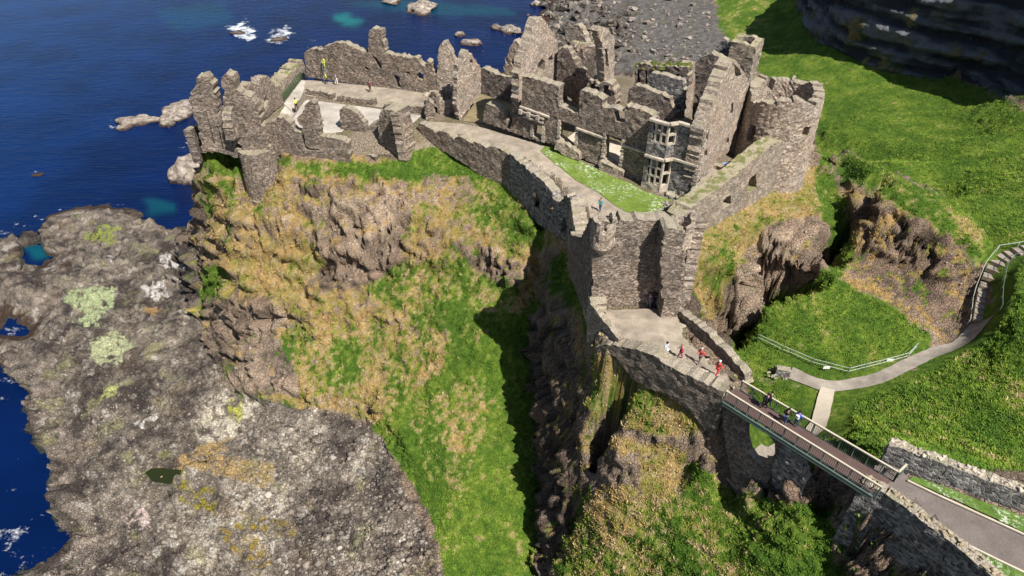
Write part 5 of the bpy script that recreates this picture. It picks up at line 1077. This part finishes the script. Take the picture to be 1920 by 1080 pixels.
# mainland tarmac path and verges
drape('path', [(1606,893),(1640,872),(1700,884),(1704,900),(1760,930),(1850,972),(1960,1022),(1960,1090),(1860,1042),(1790,1010),(1740,975),(1700,945),(1650,918)], 32.0, 'tarmac', lift=.10)
drape('verge', [(1702,900),(1712,894),(1760,910),(1850,944),(1960,985),(1960,1018),(1850,966),(1760,925)], 32.0, 'verge', lift=.14)
drape('verge', [(1780,1006),(1860,1046),(1960,1094),(1960,1150),(1862,1078),(1800,1030)], 32.0, 'verge', lift=.14)
mb = MB(); drp = [P(1702,901,32.17), P(1760,929,32.17), P(1850,970,32.17), P(1960,1020,32.17)]
for a, b_ in zip(drp, drp[1:]): mb.bar(a, b_, .14, .1)
drp = [P(1776,1003,32.17), P(1860,1044,32.17), P(1960,1092,32.17)]
for a, b_ in zip(drp, drp[1:]): mb.bar(a, b_, .14, .1)
tag(mb.build('path_edging', M['rail']), kind='structure')
# ---- steps up the bank
st = empty('bank_steps', PATHW[6], 'long flight of timber-edged steps climbing the green bank on the right', 'steps'); ln = PATHW[5:]
fl = []
for a, b_ in zip(ln, ln[1:]):
    k = max(1, int((b_-a).length/.25)); fl += [a.lerp(b_, i/k) for i in range(k)]
for _ in range(6): fl = [fl[0]]+[(fl[i-1]+fl[i]*2+fl[i+1])/4 for i in range(1, len(fl)-1)]+[fl[-1]]
tr = MB(); ri = MB()
for i in range(2, len(fl)-4, 4):
    d = (fl[i+2]-fl[i-2]).to_2d().normalized(); r_ = math.atan2(d.y, d.x); gz = ground_z(fl[i].x, fl[i].y)
    tr.box((fl[i].x, fl[i].y, gz-.25), 1.02, 1.5, .42, r_); e = fl[i].to_2d()-d*.5; ri.box((e.x, e.y, gz-.25), .1, 1.56, .48, r_)
tr.build('tread', M['pathgrey'], st); ri.build('riser', M['timber'], st)
def posts_rail(name, line, h, label, cat, mat='rope', post='timber', gap=2.0, r=.05, rails=(1.0,), pr=.07):
    root = empty(name, (line[0].x, line[0].y, ground_z(line[0].x, line[0].y)), label, cat); fl = []
    for a, b_ in zip(line, line[1:]):
        k = max(1, round((b_-a).length/gap)); fl += [a.lerp(b_, i/k) for i in range(k)]
    fl.append(line[-1]); fl = [Vector((p.x, p.y, ground_z(p.x, p.y))) for p in fl]
    for p in fl: mb = MB(); mb.bar(p-Vector((0, 0, .2)), p+Vector((0, 0, h)), pr); mb.build('post', M[post], root)
    mb = MB()
    for k in rails:
        for a, b_ in zip(fl, fl[1:]): mb.bar(a+Vector((0, 0, h*k-.04)), b_+Vector((0, 0, h*k-.04)), r)
    mb.build('rail', M[mat], root); return root
off = []
for i, p in enumerate(PATHW[5:]):
    ln = PATHW[5:]; d = (ln[min(i+1, len(ln)-1)]-ln[max(i-1, 0)]).to_2d().normalized(); off.append((p, Vector((-d.y, d.x, 0))))
posts_rail('handrail', [p+n_*1.0 for p, n_ in off], 1.0, 'pale handrail on the castle side of the bank steps', 'handrail', 'rope', 'rope')
posts_rail('handrail', [p-n_*1.0 for p, n_ in off], 1.0, 'greenish handrail on the field side of the bank steps', 'handrail', 'iron', 'iron')
posts_rail('rope_fence', [P(1420,636,22.6), P(1466,662,22.4), P(1520,686,22.4), P(1588,703,22.5), P(1650,688,22.7), P(1690,676,22.9), P(1700,672,23), P(1722,644,23.8)], 1.0, 'thin wire fence round the green bowl above the lower path', 'fence', 'rope', 'iron', 2.2, .045, (1.0, .55), .05)
for u, v, lb in ((1549, 690, 'small white notice on the wire fence, left of the two'), (1668, 676, 'small white notice on the wire fence, right of the two')):
    c = P(u, v, 22.9); mb = MB(); mb.bar((c.x, c.y, c.z-.6), (c.x, c.y, c.z+.15), .05); sg = empty('notice', (c.x, c.y, c.z-.6), lb, 'sign', 'notices on the wire fence')
    mb.build('post', M['iron'], sg); mb = MB(); mb.bar((c.x-.35, c.y-.05, c.z+.1), (c.x+.35, c.y-.05, c.z+.1), .04, .34); mb.build('board', M['white'], sg)
# green iron railing on the terrace
root = empty('iron_railing', P(540,190,33), 'dark green iron railing between pale terrace edge and mossy bank', 'railing'); a, b_ = P(533,190,33.05), P(566,148,33.05)
n = 9
for k in range(n+1):
    p = a.lerp(b_, k/n); mb = MB(); mb.bar(p, p+Vector((0, 0, 1.2)), .07); mb.build('post', M['green_iron'], root)
mb = MB()
for dz in (1.2, .8, .4): mb.bar(a+Vector((0, 0, dz)), b_+Vector((0, 0, dz)), .05)
for k in range(54): p = a.lerp(b_, k/54); mb.bar(p+Vector((0, 0, .1)), p+Vector((0, 0, 1.15)), .025)
mb.build('rail', M['green_iron'], root)
mb = MB(); pl_ = Plane(P(515,160,33), P(566,126,33)-P(515,160,33)); slab(mb, pl_, [(-1, 30), (pl_.px(570,126)[0], 30), (pl_.px(570,118)[0], 33.9), (pl_.px(548,130)[0], 33.4), (pl_.px(530,142)[0], 32.9), (-1, 32.3)], t=2.4, rag=.25)
solo('bank_wall', mb, M['wall_moss'], 'mossy green bank wall beyond the green railing', 'wall')
# information panel
root = empty('info_panel', P(1364,322,32.2), 'slanted blue and white information panel beside the foot of the round tower', 'sign'); c = P(1364,322,32.2)
for dx in (-.5, .5): mb = MB(); mb.bar((c.x+dx, c.y, c.z), (c.x+dx, c.y, c.z+.8), .07); mb.build('leg', M['iron'], root)
mb = MB(); mb.add([(c.x-.7, c.y-.3, c.z+.75), (c.x+.7, c.y-.3, c.z+.75), (c.x+.7, c.y+.35, c.z+1.1), (c.x-.7, c.y+.35, c.z+1.1), (c.x-.7, c.y-.3, c.z+.7), (c.x+.7, c.y-.3, c.z+.7), (c.x+.7, c.y+.35, c.z+1.05), (c.x-.7, c.y+.35, c.z+1.05)], [(0, 1, 2, 3), (7, 6, 5, 4), (0, 4, 5, 1), (1, 5, 6, 2), (2, 6, 7, 3), (3, 7, 4, 0)]); mb.build('board', simple('blue_panel', (.25, .38, .75), .5, .3, 4, 0), root)

# ---- sea rocks
def sea_rock(name, c, sx, sy, sz, label, group='rocks standing in the sea', tone=None, rot=0.0, sub=4, seed=0):
    bm = bmesh.new(); bmesh.ops.create_icosphere(bm, subdivisions=sub, radius=1); co = np.array([v.co for v in bm.verts])
    k = 1+.35*fbm(co[:, 0]+seed*3.7, co[:, 1]+seed, co[:, 2], 1.1, 3); f1, f2, idd = worley(co[:, 0]+seed*5, co[:, 1], co[:, 2], .55); k = k+.28*(idd-.5)
    co = co*k[:, None]*np.array([sx, sy, sz]); ca, sa = math.cos(rot), math.sin(rot)
    for v, p in zip(bm.verts, co): v.co = (p[0]*ca-p[1]*sa, p[0]*sa+p[1]*ca, p[2])
    me = bpy.data.meshes.new(name); bm.to_mesh(me); bm.free(); o = bpy.data.objects.new(name, me); COL.objects.link(o); o.location = c; me.materials.append(M['searock']); me.shade_smooth()
    return tag(o, label, 'rock', group)
m, nt, b = new_mat('shore_rock'); q = N(nt); p = q.pos(); n1 = q.noise(p, .8, 5, .65)
c_ = q.ramp(n1, [(.32, (.08, .065, .055)), (.5, (.26, .215, .18)), (.66, (.44, .39, .33))]); sz = q.n('ShaderNodeSeparateXYZ'); q.l(p, sz.inputs[0])
c_ = q.mix(q.ramp(q.math('MULTIPLY', sz.outputs[2], .7), [(.15, 1.0), (.6, 0.0)]), c_, (.05, .03, .022)); q.l(c_, b.inputs['Base Color']); q.bump(q.noise(p, 2.5, 5, .7), .9, .4, b); M['searock'] = m
for i, (u, v, sx, sy, sz_, lb) in enumerate([(445,62,2.6,1.6,.55,'dark rock drowned in white surf, left of the surf pair'), (522,74,2.6,2.0,.6,'dark rock in white surf, right of the surf pair'), (788,18,6.5,5.5,2.6,'large pale rock near the top centre of the sea'), (735,4,3.6,3,1.2,'small dark rock at the top edge left of the large pale rock'), (884,82,3.6,2.4,1.6,'pale jagged rock in the sea just above the ruins'), (862,66,1.6,1.8,1.2,'brown knob attached to the left of the pale jagged rock'), (1005,9,2.2,2,1.4,'small round pale rock near the stony shore'), (958,58,4.5,3.4,1.5,'dark flat rock at the shore behind the tall gable'), (930,52,2.4,2,1.0,'small brown rock left of the dark flat shore rock'), (260,228,4.6,2.4,1.6,'low pale skerry reaching into the sea left of the castle'), (232,240,2.0,1.5,.9,'small tip rock at the far end of the pale skerry'), (335,214,4.6,3.4,2.6,'pale knobbly rock joined to the foot of the castle crag'), (312,232,3,2,1.4,'dark low rock between the skerry and the knobbly rock'), (365,330,3.4,5.2,5.0,'dark rounded rock below the corner tower at the foot of the crag'), (70,328,1.2,.8,.25,'tiny brown rock just awash in the left of the sea')]):
    c = P(u, v, 0.0); c.z = -.1*sz_; sea_rock('sea_rock', c, sx, sy, sz_, lb, rot=i*.7, seed=i)
# boulders on the beach: countless
mb = MB()
for _ in range(420):
    u, v = random.uniform(960, 1330), random.uniform(0, 130); dk = random.random(); c = P(u, v, 1.0); gz = ground_z(c.x, c.y)
    if gz < -.5 or gz > 3: continue
    rubble(mb, (c.x, c.y, gz), .1, 1, .4, 1.7*dk*dk+.6)
tag(mb.build('boulders', M['searock']), kind='stuff')
m, nt, b = new_mat('weedy_rock'); q = N(nt); p = q.pos(); c_ = q.ramp(q.noise(p, .5, 5, .7), [(.38, (.025, .022, .02)), (.52, (.10, .085, .07)), (.62, (.30, .26, .22)), (.72, (.12, .13, .03))]); q.l(c_, b.inputs['Base Color']); q.bump(q.noise(p, 2, 5, .7), .9, .4, b); M['weed'] = m
mb = MB()
for _ in range(260):
    u, v = random.uniform(1015, 1215), random.uniform(0, 135)
    if random.random() > (1220-u)/170: continue
    c = P(u, v, 1.0); gz = ground_z(c.x, c.y)
    if gz < -1.2 or gz > 3: continue
    rubble(mb, (c.x, c.y, max(gz, -.3)), .1, 1, 1.0, 3.4)
tag(mb.build('shore_boulders', M['weed']), kind='stuff')
# ---- people
def skin_mesh(pts_, edges, radii, sub=1):
    me = bpy.data.meshes.new('tmp'); me.from_pydata(pts_, edges, []); o = bpy.data.objects.new('tmp', me); COL.objects.link(o)
    md = o.modifiers.new('s', 'SKIN'); md.use_smooth_shade = True
    for i, r in enumerate(radii): me.skin_vertices[0].data[i].radius = (r, r) if isinstance(r, (int, float)) else r
    me.skin_vertices[0].data[0].use_root = True
    if sub: o.modifiers.new('u', 'SUBSURF').levels = sub
    dg = bpy.context.evaluated_depsgraph_get(); dg.update(); out = bpy.data.meshes.new_from_object(o.evaluated_get(dg)); bpy.data.objects.remove(o); out.shade_smooth(); return out
def flat_mat(name, c): return simple(name, c, .85, .12, 8, .1)
PM = {k: flat_mat(k+'_cloth', c) for k, c in dict(teal=(.03, .33, .36), red=(.70, .03, .04), dark_red=(.28, .03, .06), pale_blue=(.48, .60, .70), white=(.75, .75, .74), navy=(.012, .016, .05), blue=(.08, .16, .62), black=(.012, .012, .014), hivis=(.62, .75, .08), grey=(.16, .16, .18), denim=(.05, .08, .16), purple=(.12, .07, .14)).items()}
PM['skin'] = flat_mat('skin', (.50, .30, .21)); PM['hair_dark'] = flat_mat('dark_hair', (.02, .014, .01)); PM['hair_fair'] = flat_mat('fair_hair', (.32, .22, .12)); PM['hair_grey'] = flat_mat('grey_hair', (.45, .44, .42)); PM['boot'] = flat_mat('shoe', (.03, .028, .026))
def make_person(loc, yaw, shirt, legs, hair, label, stride=.18, arm=.25, bag=None, lean=.03, bent=0, hat=None, k=1.0):
    root = empty('person', loc, label, 'person'); s = stride; hp = .93; sh = 1.42; ly = lean
    J = dict(pel=(0, 0, hp), spine=(0, ly*.5, 1.15), chest=(0, ly, 1.32), neck=(0, ly, 1.49), hd0=(0, ly+.015, 1.56), hd1=(0, ly+.02, 1.66), hd2=(0, ly+.01, 1.74),
      sl=(-.19, ly, sh), el=(-.25, ly-.02-arm*.3, 1.15), wl=(-.24, ly+.1-arm*.2+bent*.2, .92+bent*.25), hl=(-.24, ly+.13+bent*.25-arm*.2, .84+bent*.28),
      sr=(.19, ly, sh), er=(.25, ly+arm*.35, 1.15), wr=(.24, ly+.12+arm*.6, .95+bent*.22), hr=(.235, ly+.16+arm*.65, .87+bent*.25),
      kl=(-.1, .06+s*.6, .50), al=(-.1, s, .09), tl=(-.11, s+.17, .04), kr=(.1, .04-s*.35, .50), ar=(.1, -s, .10), tr=(.11, -s+.16, .04), hpl=(-.09, 0, .88), hpr=(.09, 0, .88))
    R_ = dict(pel=(.145, .105), spine=(.13, .095), chest=(.165, .11), neck=.058, hd0=(.075, .085), hd1=(.085, .105), hd2=(.065, .08), sl=.066, el=.046, wl=.032, hl=(.04, .025), sr=.066, er=.046, wr=.032, hr=(.04, .025), kl=.062, al=.042, tl=(.042, .03), kr=.062, ar=.042, tr=(.042, .03), hpl=.088, hpr=.088)
    def grow(names, edges, sc, mat, nm, sub=1):
        me = skin_mesh([J[n_] for n_ in names], [(names.index(a), names.index(b_)) for a, b_ in edges], [tuple(x*sc+add for x in (R_[n_] if isinstance(R_[n_], tuple) else (R_[n_],)*2)) for n_ in names for add in [0]], sub)
        me.materials.append(PM[mat]); o = bpy.data.objects.new(nm, me); COL.objects.link(o); o.parent = root; return o
    E = [('pel', 'spine'), ('spine', 'chest'), ('chest', 'neck'), ('neck', 'hd0'), ('hd0', 'hd1'), ('hd1', 'hd2'), ('chest', 'sl'), ('sl', 'el'), ('el', 'wl'), ('wl', 'hl'), ('chest', 'sr'), ('sr', 'er'), ('er', 'wr'), ('wr', 'hr'), ('pel', 'hpl'), ('hpl', 'kl'), ('kl', 'al'), ('al', 'tl'), ('pel', 'hpr'), ('hpr', 'kr'), ('kr', 'ar'), ('ar', 'tr')]
    body = grow(list(J), E, 1.0, 'skin', 'body')
    # fingers, nose and ears on the body mesh
    bm = bmesh.new(); bm.from_mesh(body.data)
    def blob(c, r, sq=(1, 1, 1)): bmesh.ops.create_icosphere(bm, subdivisions=1, radius=r, matrix=Matrix.Translation(c) @ Matrix.Diagonal((*sq, 1)))
    blob((0, ly+.125, 1.655), .018, (.8, 1.2, 1.5)); blob((-.085, ly+.02, 1.655), .02, (.5, 1, 1.5)); blob((.085, ly+.02, 1.655), .02, (.5, 1, 1.5))
    for h_, sd_ in (('hl', -1), ('hr', 1)):
        hx, hy, hz = J[h_]
        for f in range(4): blob((hx, hy-.027+.018*f+.02, hz-.06-.006*(1.5-abs(f-1.5))), .011, (1, .85, 4.0))
        blob((hx-sd_*.02, hy+.045, hz-.01), .012, (1, 1.2, 3))
    bm.to_mesh(body.data); bm.free(); body.data.shade_smooth()
    grow(['pel', 'spine', 'chest', 'neck', 'sl', 'el', 'wl', 'sr', 'er', 'wr'], [e for e in E if e[0] in ('pel', 'spine', 'chest', 'sl', 'el', 'sr', 'er') and e[1] in ('spine', 'chest', 'neck', 'sl', 'el', 'wl', 'sr', 'er', 'wr')], 1.17, shirt, 'jacket')
    grow(['pel', 'hpl', 'kl', 'al', 'hpr', 'kr', 'ar'], [e for e in E if e[0] in ('pel', 'hpl', 'kl', 'hpr', 'kr') and e[1] in ('hpl', 'kl', 'al', 'hpr', 'kr', 'ar')], 1.16, legs, 'trousers')
    for a_, b2 in (('al', 'tl'), ('ar', 'tr')): grow([a_, b2], [(a_, b2)], 1.25, 'boot', 'shoe')
    bm = bmesh.new(); bmesh.ops.create_icosphere(bm, subdivisions=2, radius=.118, matrix=Matrix.Translation((0, ly-.005, 1.70)) @ Matrix.Diagonal((.88, 1.05, .95, 1)))
    bmesh.ops.delete(bm, geom=[v for v in bm.verts if v.co.y > ly+.045 and v.co.z < 1.725 or v.co.z < 1.60], context='VERTS'); me = bpy.data.meshes.new('hair'); bm.to_mesh(me); bm.free(); me.materials.append(PM[hat or hair]); me.shade_smooth(); o = bpy.data.objects.new('hat' if hat else 'hair', me); COL.objects.link(o); o.parent = root
    if bag:
        bm = bmesh.new(); bmesh.ops.create_cube(bm, size=1, matrix=Matrix.Translation((0, ly-.22, 1.22)) @ Matrix.Diagonal((.30, .17, .42, 1))); bmesh.ops.bevel(bm, geom=bm.edges[:], offset=.04, segments=2, affect='EDGES'); me = bpy.data.meshes.new('rucksack'); bm.to_mesh(me); bm.free(); me.materials.append(PM[bag]); o = bpy.data.objects.new('rucksack', me); COL.objects.link(o); o.parent = root
    root.rotation_euler = (0, 0, yaw); root.scale = (k, k, k); return root
def onz(u, v, z, ext=None):
    c = P(u, v, z); return c
PE = [((1125,396,32.4), 2.6, 'teal', 'denim', 'hair_dark', 'person in teal top walking alone on the path by the lawn', {}),
 ((1216,576,31.75), 3.0, 'purple', 'grey', 'hair_dark', 'person in dark clothes stepping out of the gatehouse doorway', dict(stride=.1)),
 ((1247,669,31.85), .6, 'pale_blue', 'white', 'hair_dark', 'person in pale blue top leaning by the forecourt wall', dict(stride=.04)),
 ((1275,672,31.9), 1.2, 'dark_red', 'dark_red', 'hair_fair', 'person in dark red clothes between pale blue and bright red visitors', {}),
 ((1311,680,31.95), 2.2, 'red', 'grey', 'hair_grey', 'person in bright red jacket striding across the forecourt', {}),
 ((1343,704,32.0), -1.2, 'red', 'red', 'hair_grey', 'person in red with white hat nearest the bridge entrance', dict(hat='white')),
 ((1433,766,32.07), .9, 'navy', 'black', 'hair_dark', 'person in navy jacket alone at the castle end of the bridge', dict(bag='black')),
 ((1470,794,32.07), -.9, 'black', 'denim', 'hair_dark', 'person in black jacket and jeans mid-bridge, left of blue jacket', {}),
 ((1490,799,32.07), -.9, 'blue', 'denim', 'hair_dark', 'person in bright blue jacket standing mid-bridge', dict(stride=.06, bag='white')),
 ((1440,762,32.07), .9, 'navy', 'navy', 'hair_dark', 'person in dark blue close behind the navy jacket by the far rail', {}),
 ((557,206,33.15), 1.0, 'hivis', 'black', 'hair_dark', 'person in yellow vest on the pale paving near the railing', {}),
 ((613,157,33.15), 2.0, 'hivis', 'black', 'hair_fair', 'person in pale yellow top on the gravel strip by the back wall', {}),
 ((631,159,33.15), -1.9, 'grey', 'white', 'hair_dark', 'person in grey top and white trousers on the gravel strip', {}),
 ((694,172,33.15), -1.2, 'dark_red', 'black', 'hair_dark', 'person in dark red top alone midway along the gravel strip', {}),
 ((612,131,35.6), 2.4, 'hivis', 'hivis', 'hair_dark', 'person in yellow working at a hole high in the back wall', dict(stride=.05))]
for (u, v, z), yaw, sh_, lg, hr_, lb, kw in PE:
    c = P(u, v, z)
    if (u, v) == (612, 131): q_ = pbk.px(612, 126); c = pbk.w(q_, -.45)
    make_person(c, yaw, sh_, lg, hr_, lb, **kw)
c = pbk.w(pbk.px(612, 126), -.5); mb = MB(); gz = 33.1
for dx in (-.22, .22): mb.bar((c.x+dx, c.y-.9, gz), (c.x+dx, c.y, c.z+.9), .06)
k = 0
while k < 10: t = k/10; mb.bar((c.x-.22, c.y-.9*(1-t), gz+(c.z+.9-gz)*t), (c.x+.22, c.y-.9*(1-t), gz+(c.z+.9-gz)*t), .04); k += 1
solo('ladder', mb, M['iron'], 'ladder under the worker at the back wall', 'ladder')
print('done', round(time.time()-T0, 1), len(bpy.data.objects))
